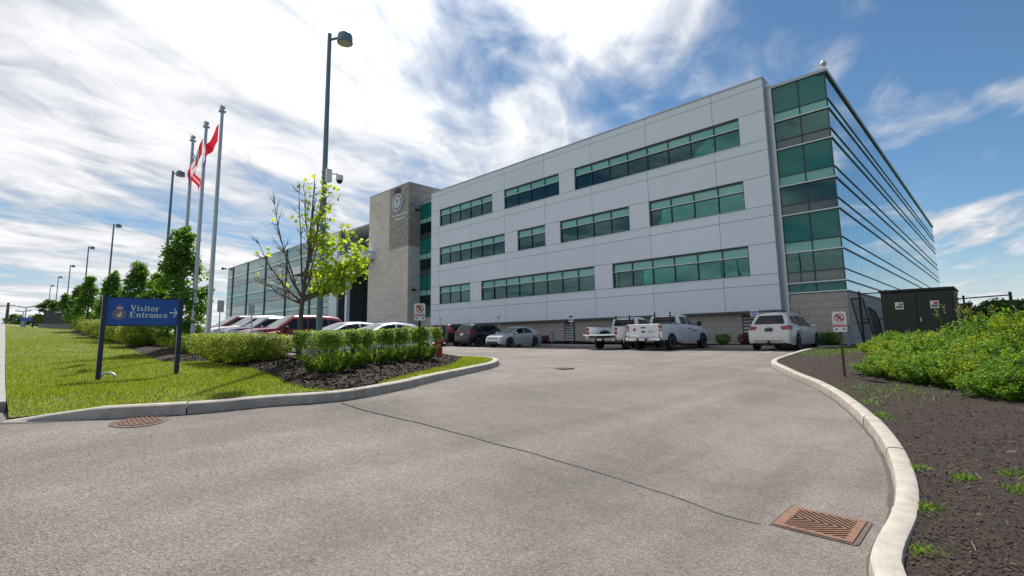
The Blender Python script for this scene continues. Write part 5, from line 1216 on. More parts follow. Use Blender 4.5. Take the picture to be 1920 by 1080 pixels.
# ------------------------------------------------------------------ flagpoles and flags
def flag_mesh(p, right, length, drop, colour_fn, seed):
    g_ = random.Random(seed); V = []; Fc = {}; nu, nv = 16, 12
    for i in range(nu+1):
        for j in range(nv+1):
            u, v = i/nu, j/nv; fold = math.sin(u*9+seed+v)*.10*u**.7+math.sin(u*17+v*3+seed)*.04*u
            x = u*length; z = -v*.62*(1-.35*u)-drop*(u**1.1)
            dr = Vector(right); nrm = Vector((-dr.y, dr.x, 0)); q = Vector(p)+dr*x*(1-.15*v)+nrm*fold*1.4+Vector((0, 0, z)); V.append(tuple(q))
    for i in range(nu):
        for j in range(nv):
            a = i*(nv+1)+j; Fc.setdefault(colour_fn((i+.5)/nu, (j+.5)/nv), []).append((a, a+nv+1, a+nv+2, a+1))
    return V, Fc
M_FRED = leafmat('flag_red', (.42, .02, .04), (.30, .01, .02), .05); M_FWHITE = leafmat('flag_white', (.62, .62, .64), (.25, .25, .26), .05); M_FBLUE = leafmat('flag_blue', (.05, .06, .2), (.03, .03, .1), .05)
def leafy(u, v):                                         # red fields, white centre with a red leaf
    if u < .25 or u > .75: return 'r'
    a, b = (u-.5)/.2, (v-.5)/.34
    return 'r' if abs(a)+abs(b) < 1 and not (abs(a) > .35 and abs(b) > .35) else 'w'
def ensign(u, v):
    if u < .42 and v < .5: return 'w' if abs(u-.25) < .05 or abs(v-.25) < .07 else 'b'
    return 'w' if (u-.74)**2+(v-.5)**2 < .016 else 'r'
def regional(u, v): return 'r' if u < .66 else ('b' if v > .55 else 'w')
FMAT = dict(r=M_FRED, w=M_FWHITE, b=M_FBLUE)
right3 = Vector((RT[0][0], RT[0][1], 0)).normalized(); back3 = Vector((RT[2][0], RT[2][1], 0)).normalized()
for i, (px, py, dep, fn, lb, dirv, ln, dr) in enumerate([(417, 207, 17.0, regional, 'tallest looking flagpole, right of the three', (-right3-back3*.15).normalized(), .48, 1.15), (387, 236, 18.2, leafy, 'middle flagpole of the three', (-right3*.45-back3*.6).normalized(), .40, 1.5), (362, 262, 19.5, ensign, 'left flagpole of the three', (right3*.75-back3*.4).normalized(), .46, 1.3)]):
    t = atD(px, py, dep); x, y = t[0], t[1]; z0 = Z(x, y)+.12; h = t[2]
    root = thing('flagpole', 'aluminium '+lb, 'flagpole', (x, y, z0), 'flagpoles behind the hedge')
    mb = MB(); mb.tube([(x, y, z0-.2), (x, y, z0+2), (x, y, h-.05)], [.078, .074, .050], 16); part('pole', mb, M_FLAGP, root, 40.)
    mb = MB(); mb.lathe([(.115, h-.06), (.115, h-.02), (.09, h+.0), (.085, h+.14), (.07, h+.16)], 18, (x, y, 0)); part('cap', mb, M_FLAGP, root, 40.)
    mb = MB(); mb.lathe([(.14, -.02), (.14, .06), (.1, .1)], 16, (x, y, z0)); part('base_collar', mb, M_FLAGP, root, 40.)
    dv = Vector(dirv); V, Fc = flag_mesh((x+dv.x*.085, y+dv.y*.085, h-.50), dv, ln, dr, fn, i*2+1)
    allf = [f for q in Fc.values() for f in q]; me = bpy.data.meshes.new('flag'); me.from_pydata(V, [], allf); idx = []
    for k, (c, fs) in enumerate(Fc.items()): me.materials.append(FMAT[c]); idx += [k]*len(fs)
    me.polygons.foreach_set('material_index', idx); me.polygons.foreach_set('use_smooth', [True]*len(allf))
    o = bpy.data.objects.new('flag', me); link(o, None, (0, 0, 0)); tag(o, ['red flag hanging from the right flagpole with white and blue lower part', 'red and white maple leaf flag hanging from the middle flagpole', 'red ensign flag hanging from the left flagpole'][i], 'flag', 'flags on the flagpoles')
    ctr = Vector((x, y, h-.5)); me.transform(Matrix.Translation(-ctr)); o.location = ctr

# ------------------------------------------------------------------ lettering helpers
def ring_sector(cx, cy, rx, ry, tx, ty, a0, a1, n=18):
    """stroke along an ellipse, thick at its sides (tx) and thin at top and bottom (ty)"""
    out = []; inn = []
    for k in range(n+1):
        a = math.radians(lerp(a0, a1, k/n)); c, s = math.cos(a), math.sin(a); w = abs(c)*tx+abs(s)*ty
        out.append((cx+rx*c, cy+ry*s)); inn.append((cx+max(rx-w, .01)*c, cy+max(ry-w*ry/rx*.9, .01)*s))
    return [[out[k], out[k+1], inn[k+1], inn[k]] for k in range(n)]
def R_(x0, y0, x1, y1): return [(x0, y0), (x1, y0), (x1, y1), (x0, y1)]
xh = .47
GLYPH = {
 'V': (.66, [[(.06, .70), (.24, .70), (.40, .0), (.30, .0)], [(.52, .70), (.59, .70), (.40, .0), (.33, .0)], R_(.0, .665, .29, .70), R_(.45, .665, .66, .70)]),
 'i': (.26, [R_(.06, 0, .19, xh), R_(.0, 0, .25, .04), R_(.01, xh-.04, .19, xh)]+ring_sector(.125, .62, .075, .075, .075, .075, 0, 360)),
 's': (.40, ring_sector(.185, .345, .145, .13, .09, .05, 20, 275)+ring_sector(.19, .135, .155, .14, .09, .05, -165, 95)),
 't': (.31, [R_(.07, .06, .20, .62), R_(.0, xh-.045, .29, xh)]+ring_sector(.185, .11, .115, .115, .10, .05, 180, 330)),
 'o': (.49, ring_sector(.235, .235, .225, .245, .13, .04, 0, 360, 28)),
 'r': (.38, [R_(.05, 0, .18, xh), R_(.0, 0, .25, .04), R_(.0, xh-.04, .18, xh)]+ring_sector(.27, .31, .13, .165, .06, .09, 25, 160)),
 'E': (.63, [R_(.06, 0, .22, .70), R_(.0, 0, .55, .045), R_(.0, .655, .54, .70), R_(.2, .33, .40, .375), R_(.52, 0, .57, .20), R_(.50, .50, .55, .70), R_(.38, .25, .42, .46)]),
 'n': (.52, [R_(.05, 0, .18, xh), R_(.0, 0, .23, .04), R_(.0, xh-.04, .18, xh), R_(.33, 0, .46, .32), R_(.28, 0, .51, .04)]+ring_sector(.30, .30, .16, .18, .13, .07, 0, 150)),
 'a': (.46, [R_(.27, .04, .40, .34), R_(.30, 0, .46, .05)]+ring_sector(.17, .14, .16, .15, .12, .05, 60, 310)+ring_sector(.21, .33, .19, .15, .13, .05, 0, 165)),
 'c': (.43, ring_sector(.225, .235, .215, .245, .13, .045, 42, 322)),
 'e': (.45, [R_(.10, .225, .41, .27)]+ring_sector(.225, .235, .215, .245, .12, .045, 8, 322)),
}
def serif(text, fn, size, x0, y0, t0=0, t1=.003):
    mb = MB(); x = x0
    for ch in text:
        if ch == ' ': x += .3*size; continue
        w, polys = GLYPH[ch]
        for k, pl in enumerate(polys): mb.prism([(x+u*size, y0+v*size) for u, v in pl], fn, t0, t1+.0002*(k % 5))
        x += (w+.035)*size
    return mb, x
def text_mesh(body, size, mat, fn, align='CENTER', ext=.004, weight=.0):
    cu = bpy.data.curves.new('lettering', 'FONT'); cu.body = body; cu.size = size; cu.align_x = align; cu.extrude = ext; cu.offset = weight; cu.resolution_u = 3
    o = bpy.data.objects.new('lettering', cu); me = bpy.data.meshes.new_from_object(o); bpy.data.objects.remove(o); bpy.data.curves.remove(cu)
    for v in me.vertices: v.co = Vector(fn(v.co.x, v.co.y, v.co.z))
    me.materials.clear(); me.materials.append(mat); return me
def textpart(name, body, size, mat, fn, parent, **k):
    me = text_mesh(body, size, mat, fn, **k); w = WL[parent.name]; me.transform(Matrix.Translation(-w)); o = bpy.data.objects.new(name, me); link(o, parent, w); return o
# ------------------------------------------------------------------ visitor sign
def ellipse(cx, cy, rx, ry, n=20): return [(cx+rx*math.cos(2*math.pi*k/n), cy+ry*math.sin(2*math.pi*k/n)) for k in range(n)]
M_GOLD = mk('crest_tan', (.42, .27, .16), .5, var=.15, vs=30); M_CRED = mk('crest_red', (.5, .06, .05), .5)
def crest(fn, parent, s, palette, t=.0):
    """crown over a ringed shield; (0, 0) is the middle of the ring, s its radius"""
    def pp(name, poly, mat, a, b): mb = MB(); mb.prism(poly, fn, t+a, t+b); return part(name, mb, mat, parent)
    pp('crest_ring', ellipse(0, 0, s, s, 32), palette['ring'], 0, .010*s)
    pp('crest_band', ellipse(0, 0, s*.88, s*.88, 32), palette['band'], .010*s, .018*s)
    pp('crest_disc', ellipse(0, 0, s*.60, s*.60, 28), palette['disc'], .018*s, .030*s)
    pp('crest_shield', [(-.34*s, .42*s), (.34*s, .42*s), (.34*s, -.1*s), (.2*s, -.36*s), (0, -.5*s), (-.2*s, -.36*s), (-.34*s, -.1*s)], palette['white'], .03*s, .045*s)
    pp('shield_quarter', [(-.33*s, .41*s), (-.01*s, .41*s), (-.01*s, .0), (-.33*s, .0)], palette['q1'], .045*s, .05*s)
    pp('shield_charge', [(.06*s, .10*s), (.28*s, .10*s), (.28*s, .24*s), (.06*s, .24*s)], palette['q2'], .045*s, .05*s)
    mb = MB()
    for k in range(16):
        a = 2*math.pi*(k+.5)/16; c, d = math.cos(a), math.sin(a); r0, r1 = s*.66, s*.82
        mb.prism([(r0*c-.05*s*d, r0*d+.05*s*c), (r1*c-.06*s*d, r1*d+.06*s*c), (r1*c+.06*s*d, r1*d-.06*s*c), (r0*c+.05*s*d, r0*d-.05*s*c)], fn, t+.019*s, t+.026*s)
    o = part('crest_lettering', mb, palette['letter'], parent); o['kind'] = 'stuff'
    c0 = s*1.0
    pp('crown_band', [(-.42*s, c0), (.42*s, c0), (.46*s, c0+.14*s), (-.46*s, c0+.14*s)], palette['crown2'], 0, .03*s)
    pp('crown', [(-.46*s, c0+.14*s), (.46*s, c0+.14*s), (.56*s, c0+.38*s), (.40*s, c0+.52*s), (.18*s, c0+.46*s), (0, c0+.56*s), (-.18*s, c0+.46*s), (-.40*s, c0+.52*s), (-.56*s, c0+.38*s)], palette['crown'], 0, .04*s)
    for k in (-.34, 0, .34): pp('crown_arch', ellipse(k*s, c0+.30*s, .11*s, .13*s, 12), palette['crown2'], .04*s, .05*s)
    pp('crown_cross', [(-.05*s, c0+.54*s), (.05*s, c0+.54*s), (.05*s, c0+.60*s), (.10*s, c0+.60*s), (.10*s, c0+.66*s), (.05*s, c0+.66*s), (.05*s, c0+.74*s), (-.05*s, c0+.74*s), (-.05*s, c0+.66*s), (-.10*s, c0+.66*s), (-.10*s, c0+.60*s), (-.05*s, c0+.60*s)], palette['crown2'], 0, .03*s)
gl_, gr_ = onG(183, 714, .135), onG(330, 702, .135)
A = Vector((gl_[0], gl_[1], 0)); Bv = Vector((gr_[0], gr_[1], 0)); ax_ = (Bv-A).normalized(); width = (Bv-A).length; nrm = Vector((ax_.y, -ax_.x, 0))
if nrm.dot(Vector((0, 0, 0))-A) < 0: nrm = -nrm
zl_, zr_ = gl_[2], gr_[2]; dl = float(np.dot(np.array(gl_)-CAM, RT[2])); 
def top_z(px, py, base): 
    d = ray(px, py); k = np.hypot(base[0], base[1])/np.hypot(d[0], d[1]); return CAMH+d[2]*k
zt_l, zt_r = top_z(196, 556, gl_), top_z(339, 561, gr_); zt = (zt_l+zt_r)/2; zb_s = (top_z(190, 611, gl_)+top_z(335, 612, gr_))/2
print('sign', width, zl_, zr_, zt_l, zt_r, zb_s)
sign = thing('visitor_sign', 'blue Visitor Entrance sign with crest and arrow on two posts', 'sign', (A.x, A.y, zl_))
def sf(u, v, t): q = A+ax_*u+nrm*t; return (q.x, q.y, v)
for u, z0 in ((0, zl_), (width, zr_)):
    mb = MB(); mb.prism([(u-.038, z0-.3), (u+.038, z0-.3), (u+.038, zt+.012), (u-.038, zt+.012)], sf, -.04, .04); part('post', mb, M_NAVY, sign)
mb = MB(); mb.prism([(.039, zb_s), (width-.039, zb_s), (width-.039, zt), (.039, zt)], sf, -.022, .022); panel = part('panel', mb, M_BLUE, sign)
for v0, v1 in ((zb_s, zb_s+.02), (zt-.02, zt)):
    mb = MB(); mb.prism([(.039, v0), (width-.039, v0), (width-.039, v1), (.039, v1)], sf, .022, .027); part('panel_edge', mb, M_NAVY, panel)
ph = zt-zb_s; tsz = ph*.255
wt_ = serif('Visitor', sf, 1, 0, 0)[1]; we_ = serif('Entrance', sf, 1, 0, 0)[1]; sc_ = width*.51/we_
sz = sc_
mb, _ = serif('Visitor', sf, sz, width*.315, zb_s+ph*.53, .022, .026); part('lettering', mb, M_WHITE, panel)['kind'] = 'stuff'
mb, _ = serif('Entrance', sf, sz, width*.315, zb_s+ph*.30, .022, .026); part('lettering', mb, M_WHITE, panel)['kind'] = 'stuff'
ax0, ay = width*.845, zb_s+ph*.49; a_ = width*.11
mb = MB(); mb.prism([(ax0, ay-.014), (ax0+a_*.93, ay-.014), (ax0+a_*.93, ay+.014), (ax0, ay+.014)], sf, .022, .026)
for sg in (-1, 1): mb.prism([(ax0+a_, ay), (ax0+a_*.95, ay-sg*.028), (ax0+a_*.5, ay+sg*.075), (ax0+a_*.55, ay+sg*.103)], sf, .0221, .0262)
part('arrow', mb, M_WHITE, panel)
cs = ph*.185
def cf(u, v, t): return sf(width*.185+u, zb_s+ph*.40+v, .022+t)
crest(cf, panel, cs, dict(ring=M_GOLD, band=M_BLUE, disc=M_GOLD, white=M_WHITE, q1=M_CRED, q2=M_PRINTK, letter=M_GOLD, crown=M_CRED, crown2=M_WHITE))
# bent pipe sticking out of the lawn by the sign
p = onG(200, 708, .14); mb = MB(); q0 = Vector((p[0], p[1], p[2]))
pts = [q0+right3*(.16*math.cos(t)+.02)+Vector((0, 0, .10*math.sin(t)-.01)) for t in np.linspace(-.3, math.pi*.9, 12)]; mb.tube(pts, .022, 10)
single('vent_pipe', mb, M_METAL, q0, 'bent grey pipe in the lawn at the left sign post', 'pipe', smooth=True)

# ------------------------------------------------------------------ no parking signs
def noparking(px, py_base, py_top, py_bot, w, label, post=M_RUSTP, dz=.2):
    p = onG(px, py_base, dz); b = Vector((p[0], p[1], p[2])); zt_ = top_z(px-4, py_top, p); zb_ = top_z(px-4, py_bot, p); hN = zt_-zb_; n_ = Vector((-b.x, -b.y, 0)).normalized(); a = Vector((-n_.y, n_.x, 0))
    root = thing('no_parking_sign', label, 'sign', b, 'no parking signs')
    def f(u, v, t): q = b+a*u+n_*t; return (q.x, q.y, zb_+v)
    mb = MB(); mb.prism([(-.022, -.02), (.022, -.02), (.03, .02), (-.03, .02)], lambda u, v, t: (b.x+a.x*u+n_.x*v, b.y+a.y*u+n_.y*v, t), b.z-.3, zt_-.03); part('post', mb, post, root)
    c = .03; rect = [(-w/2+c, 0), (w/2-c, 0), (w/2, c), (w/2, hN-c), (w/2-c, hN), (-w/2+c, hN), (-w/2, hN-c), (-w/2, c)]
    mb = MB(); mb.prism(rect, f, .025, .030); pn = part('panel', mb, M_WHITE, root)
    def bit(nm, polys, mat, t=.030, th=.002):
        mb = MB()
        for k, pl in enumerate(polys): mb.prism(pl, f, t, t+th+.0002*k)
        return part(nm, mb, mat, pn)
    R1 = w*.36; cy0 = hN*.70
    bit('red_ring', ring_sector(0, cy0, R1, R1, R1*.17, R1*.17, 0, 360, 30), M_RED)
    bit('letter', [R_(-R1*.36, cy0-R1*.58, -R1*.12, cy0+R1*.58)]+ring_sector(-R1*.1, cy0+R1*.24, R1*.5, R1*.34, R1*.22, R1*.18, -90, 90, 12), M_PRINTK, .030, .0015)
    s_ = R1*.62; bit('red_slash', [[(-s_-.01, cy0+s_-.02), (-s_+.02, cy0+s_+.01), (s_+.01, cy0-s_+.02), (s_-.02, cy0-s_-.01)]], M_RED, .033)
    bit('red_band', [R_(-w/2+.008, hN*.235, w/2-.008, hN*.345)], M_RED)
    textpart('lettering', 'TOW AWAY', w*.14, M_PRINTK, lambda u, v, t: f(u, hN*.385+v, .0312+t), pn, ext=.0004)
    textpart('lettering', 'FIRE ROUTE', w*.145, M_WHITE, lambda u, v, t: f(u, hN*.255+v, .0334+t), pn, ext=.0004)
    for sg in (-1, 1): bit('arrow', [[(sg*w*.40, hN*.13), (sg*w*.25, hN*.19), (sg*w*.25, hN*.07)], R_(min(sg*w*.25, sg*w*.12), hN*.115, max(sg*w*.25, sg*w*.12), hN*.145)], M_PRINTK)
noparking(1584, 703, 584, 622, .30, 'no parking fire route sign on a thin post in the right mulch bed')
noparking(786, 678, 569, 601, .29, 'no parking fire route sign standing in the near hedge', M_BLACK)
# ------------------------------------------------------------------ hydrant
p = onG(823, 672, .2); x, y, z = p; hyd = thing('fire_hydrant', 'red fire hydrant at the right end of the near hedge', 'hydrant', p)
mb = MB(); mb.lathe([(.15, -.1), (.15, .04), (.105, .05), (.10, .46), (.13, .47), (.13, .52), (.11, .54), (.10, .60), (.06, .67), (.03, .69)], 20, (x, y, z)); part('barrel', mb, M_HYD, hyd, 35.)
mb = MB(); mb.lathe([(.028, .68), (.028, .75)], 5, (x, y, z)); part('operating_nut', mb, M_HYD, hyd)
for dx, dy in ((1, 0), (-1, 0)):
    mb = MB(); mb.tube([(x+right3.x*dx*.07, y+right3.y*dx*.07, z+.40), (x+right3.x*dx*.20, y+right3.y*dx*.20, z+.40)], [.055, .06], 10); part('outlet', mb, M_BLACK if dx > 0 else M_HYD, hyd, 35.)
mb = MB(); mb.tube([(x-back3.x*.06, y-back3.y*.06, z+.36), (x-back3.x*.20, y-back3.y*.20, z+.36)], .075, 12); part('pumper_outlet', mb, M_HYD, hyd, 35.)
# ------------------------------------------------------------------ bollards, small parking signs
for px, lb in ((1591, 'blue grey bollard at the corner of the building, right of the white crossover'), (1035, 'blue grey bollard by the building, between silver sedan and pickups')):
    c = onY(px, 630, 28.9 if px < 1500 else 27.8); z = Z(c[0], c[1])+.1; root = thing('bollard', lb, 'bollard', (c[0], c[1], z), 'bollards along the building')
    mb = MB(); mb.lathe([(.10, -.3), (.10, .98), (.08, 1.04), (.03, 1.06)], 18, (c[0], c[1], z)); part('post', mb, M_BOLL, root, 40.)
    mb = MB(); mb.lathe([(.102, .80), (.104, .81), (.104, .90), (.102, .91)], 18, (c[0], c[1], z)); part('band', mb, M_POLE, root, 40.)
for px, pt, pb, w, lb in ((1072, 590, 604, .38, 'small blue and white parking sign left of the older pickup'), (1418, 582, 593, .42, 'small blue and white parking sign left of the white crossover'), (936, 592, 600, .38, 'small blue and white parking sign above the black crossover'), (826, 595, 602, .36, 'small blue and white parking sign above the dark grey SUV')):
    Yp = 28.75; c = onY(px, 630, Yp); za, zc = onY(px, pt, Yp)[2], onY(px, pb, Yp)[2]; x = c[0]; z = Z(x, Yp)
    root = thing('parking_sign', lb, 'sign', (x, Yp, z), 'small parking signs along the building')
    mb = MB(); mb.tube([(x, Yp, z-.2), (x, Yp, za-.03)], .022, 8); part('post', mb, M_METAL, root)
    mb = MB(); mb.bev(x-w/2, Yp-.035, zc, x+w/2, Yp-.025, za, .002); pn = part('panel', mb, M_WHITE, root)
    mb = MB(); mb.box(x-w*.42, Yp-.0385, lerp(zc, za, .60), x+w*.42, Yp-.0355, lerp(zc, za, .85)); part('blue_print', mb, M_BLUE, pn)
    mb = MB(); mb.box(x-w*.42, Yp-.0385, lerp(zc, za, .2), x+w*.3, Yp-.0355, lerp(zc, za, .40)); part('blue_print', mb, M_BLUE, pn)
for px, pt, pb, lb in ((470, 571, 590, 'grey parking sign seen from the side behind the shrubs, right one'), (412, 563, 585, 'grey parking sign seen from the side behind the shrubs, left one')):
    p = atD(px+8 if px > 450 else px, 615, 18.5); x, y = p[0], p[1]; z = Z(x, y); za, zc = atD(px, pt, 18.5)[2], atD(px, pb, 18.5)[2]
    root = thing('parking_sign', lb, 'sign', (x, y, z), 'parking signs before the left row')
    mb = MB(); q = atD(px, pb, 18.5); mb.tube([(x, y, z-.1), (q[0], q[1], za-.02)], .02, 8); part('post', mb, M_METAL, root)
    mb = MB(); mb.prism([(-.13, zc), (.13, zc), (.13, za), (-.13, za)], lambda u, v, t: (q[0]+(.4*right3.x+.92*back3.x)*u+t*right3.x, q[1]+(.4*right3.y+.92*back3.y)*u+t*right3.y, v), .02, .03); part('panel', mb, M_METAL, root)
# ------------------------------------------------------------------ dark cabinet and fence on the right
CX0, CX1, CYf, CYb = -3.42, -1.20, 24.8, 27.2
zc_ = Z(-2.3, 25)+.12; ztc = onY(1700, 542, CYf)[2]
cab = thing('generator_cabinet', 'dark green metal generator cabinet with two doors', 'cabinet', ((CX0+CX1)/2, CYf+1.2, zc_))
mb = MB(); mb.bev(CX0, CYf, zc_-.3, CX1, CYb, ztc-.10, .02); part('housing', mb, M_DKGREEN, cab)
mb = MB(); mb.bev(CX0-.05, CYf-.06, ztc-.10, CX1+.05, CYb+.06, ztc, .02); part('roof', mb, M_DKGREEN, cab)
cm = (CX0+CX1)/2
for a, b in ((CX0+.05, cm-.012), (cm+.012, CX1-.05)):
    mb = MB(); mb.bev(a, CYf-.035, zc_+.12, b, CYf-.002, ztc-.15, .008); dr_ = part('door', mb, M_DKGREEN, cab)
    mx_ = (a+b)/2; mb = MB(); mb.box(mx_-.13, CYf-.041, zc_+1.55, mx_+.13, CYf-.036, zc_+1.83); nt = part('notice', mb, M_WHITE, dr_)
    mb = MB(); mb.box(mx_-.10, CYf-.044, zc_+1.60, mx_+.10, CYf-.0415, zc_+1.68); part('notice_print', mb, M_WALLD, nt)
    mb = MB(); mb.box(mx_-.02, CYf-.0445, zc_+1.70, mx_+.10, CYf-.0418, zc_+1.79); part('notice_print', mb, M_RED if mx_ > cm else M_POLE, nt)
mb = MB(); mb.box(cm+.06, CYf-.07, zc_+1.05, cm+.10, CYf-.036, zc_+1.22); part('handle', mb, M_METAL, cab)
for k in range(9):
    mb = MB(); zz = zc_+.5+k*.2; mb.box(CX1+.001, CYf+.3, zz, CX1+.03, CYb-.3, zz+.10); part('louvre', mb, M_BLACK, cab)
def fence(label, pts, h, fabric=True, rail_only=False):
    x, y = pts[0]; root = thing('chain_link_fence', label, 'fence', (x, y, Z(x, y)), 'black chain link fence sections')
    P3 = [(a, b, Z(a, b)+.12) for a, b in pts]
    for i, (a, b, z) in enumerate(P3): mb = MB(); mb.tube([(a, b, z-.3), (a, b, z+h)], .045 if i in (0, len(P3)-1) else .03, 10); mb.lathe([(.05, h), (.035, h+.05), (.01, h+.06)], 10, (a, b, z)); part('fence_post', mb, M_BLACK, root)
    for i in range(len(P3)-1):
        a, b = Vector(P3[i]), Vector(P3[i+1])
        mb = MB(); mb.tube([a+Vector((0, 0, h-.06)), b+Vector((0, 0, h-.06))], .024, 8); part('top_rail', mb, M_BLACK, root)
        mb = MB(); mb.tube([a+Vector((0, 0, h*.5)), b+Vector((0, 0, h*.5))], .02, 8); part('middle_rail', mb, M_BLACK, root)
        if fabric:
            L_ = (b-a).length; d = (b-a)/L_; mb = MB(); hh = h-.1; n = int((L_+hh)/.085)
            for k in range(n):
                for sg in (1, -1):
                    s0 = k*.085-hh; u0, v0, u1, v1 = s0, 0, s0+hh, hh
                    if u0 < 0: v0 = -u0; u0 = 0
                    if u1 > L_: v1 = hh-(u1-L_); u1 = L_
                    if u1 <= u0: continue
                    if sg < 0: u0, u1 = L_-u0, L_-u1
                    mb.tube([a+d*u0+Vector((0, 0, v0+.03)), a+d*u1+Vector((0, 0, v1+.03))], .0035, 3, False)
            part('wire_mesh', mb, M_BLACK, root)['kind'] = 'stuff'
yF = 25.6
pA = onY(1618, 620, 26.2); hA = onY(1616, 548, 26.2)[2]-Z(pA[0], 26.2)-.12
fence('black chain link fence between block wall and dark cabinet', [(pA[0], 26.2), (CX0-.02, 26.4)], hA)
pB, pC_, pD = atD(1783, 600, 20.5), atD(1812, 600, 19.6), atD(1901, 600, 17.2); hB = atD(1901, 549, 17.2)[2]-Z(pD[0], pD[1])-.12
fence('black fence frame without mesh, right of the dark cabinet', [(pB[0], pB[1]), (pC_[0], pC_[1]), (pD[0], pD[1])], hB, False)
pE = (pD[0]+2.4, pD[1]-.6); fence('black chain link fence at the right edge of the photo', [(pD[0]+.12, pD[1]-.02), pE], hB*.78)
# leaning gate panel by the block wall
g0, g1 = onG(1617, 640, .15), None
root = thing('gate_panel', 'black mesh gate panel leaning against the block wall corner', 'gate', (g0[0], g0[1], g0[2]))
ga = onY(1595, 560, 26.1); gb = onY(1622, 650, 25.9); q1 = Vector((ga[0], 26.1, ga[2])); q0 = Vector((gb[0], 25.9, Z(gb[0], 25.9)+.12)); wv = Vector((.42, .05, 0))
mb = MB()
for a, b in ((q0, q1), (q0+wv, q1+wv), (q0, q0+wv), (q1, q1+wv), ((q0+q1)/2, (q0+q1)/2+wv)): mb.tube([a, b], .028, 8)
part('frame', mb, M_BLACK, root)
mb = MB()
for k in range(1, 60): t = k/60; mb.tube([q0.lerp(q1, t), q0.lerp(q1, t)+wv], .006, 3, False)
for k in range(1, 9): mb.tube([q0+wv*k/9, q1+wv*k/9], .006, 3, False)
part('wire_mesh', mb, M_BLACK, root)['kind'] = 'stuff'
# black hose bundle hanging on the fence
mb = MB(); hb = onY(1633, 575, 26.0); e = onY(1650, 645, 25.9)
for k in range(5): mb.tube([(hb[0]-.1+.05*k, 26.05, hb[2]-.05*k), (hb[0]+.02+.05*k, 26.0, hb[2]-.7), (lerp(hb[0], e[0], .6)+.04*k, 25.95, hb[2]-1.4), (e[0]+.03*k, 25.9, Z(e[0], 25.9)+.15)], [.05, .055, .06, .05], 8)
single('hose', mb, M_BLACK, (e[0], 25.9, Z(e[0], 25.9)+.15), 'black hoses hanging down behind the chain link fence', 'hose', smooth=True)
# ------------------------------------------------------------------ roof and wall cameras
def dome_camera(loc, label, s=1., wall=False):
    x, y, z = loc; root = thing('security_camera', label, 'camera', loc, 'security cameras on the building')
    mb = MB()
    if wall: mb.bev(x-.12*s, y-.4*s, z-.08*s, x+.12*s, y, z+.08*s, .02*s)
    else: mb.tube([(x-.55, y+.45, z-.15), (x-.3, y+.25, z+.36), (x-.05, y+.05, z+.55), (x, y, z+.48)], .035, 8)
    part('bracket', mb, M_METAL if not wall else M_BLACK, root, True)
    mb = MB(); q = (x, y, z) if not wall else (x, y-.45*s, z); blob(mb, (q[0], q[1], q[2]+.32*(not wall)), (.16*s, .16*s, .18*s), 10, 1.); part('housing', mb, M_METAL if not wall else M_BLACK, root, True)
dome_camera((XC-.05, YG+.1, K['gT']+.16), 'dome camera on the roof corner of the glass block')
cq = onX(784, 395, TX1); dome_camera((TX1+.25, cq[1], cq[2]), 'small dark camera high on the side of the stone tower', .9, True)
cq = onX(778, 544, TX1); dome_camera((TX1+.25, cq[1], cq[2]), 'small dark camera low on the side of the stone tower', .9, True)
cq = onY(424, 504, YG-.2); dome_camera((cq[0], YG-.1, cq[2]), 'small camera on the far left roof corner of the glass wing', 1.6, True)
# crest and lettering on the tower
cc_ = onY(745, 380, TY-.1)
def tf(u, v, t): return (cc_[0]+u, TY-.05-t*1.6, cc_[2]+v)
M_CBROWN = mk('crest_brown', (.10, .055, .045), .6, var=.15)
crest(tf, tower, 1.02, dict(ring=M_WHITE, band=mk('crest_blue', (.05, .10, .30), .5), disc=M_WHITE, white=M_METAL, q1=M_COPING, q2=M_WALLD, letter=M_WHITE, crown=M_CBROWN, crown2=M_CBROWN), .03)
tc_ = onY(747, 404, TY-.1)
textpart('lettering', 'York Regional Police', .40, M_WHITE, lambda u, v, t: (tc_[0]+.25+u*.92, TY-.06-t, tc_[2]-.05+v), tower, ext=.02, weight=.008)
textpart('lettering', 'Headquarters', .40, M_WHITE, lambda u, v, t: (tc_[0]+.25+u*.92, TY-.06-t, tc_[2]-.50+v), tower, ext=.02, weight=.008)
# ------------------------------------------------------------------ entrance terrace, rails, people
mb = MB(); mb.box(-63.5, 27.6, 1.4, -55.2, 27.9, 3.05); mb.box(-63.5, 27.9, 1.4, -53.0, 34.5, 2.0)
single('terrace_wall', mb, M_CONC, (-59, 27.75, 1.8), 'low concrete terrace wall in front of the building entrance', 'wall')
mb = MB()
for k in range(5): mb.box(-55.0, 26.2+k*.34, 1.5, -52.6, 28.2, 1.62+k*.12)
single('steps', mb, M_CONC, (-53.8, 27, 1.5), 'concrete steps beside the terrace wall', 'steps')
for xx, lb in ((-55.0, 'left'), (-52.6, 'right')):
    root = thing('handrail', 'thin metal handrail on the %s of the entrance steps' % lb, 'handrail', (xx, 27, 1.5), 'handrails on the entrance steps')
    mb = MB(); mb.tube([(xx, 25.9, 2.35), (xx, 28.0, 3.35), (xx, 29.2, 3.35)], .04, 8); part('rail', mb, M_METAL, root, True)
    for yy, zz in ((26.0, 2.4), (28.0, 3.35)): mb = MB(); mb.tube([(xx, yy, 1.4), (xx, yy, zz)], .035, 8); part('post', mb, M_METAL, root)
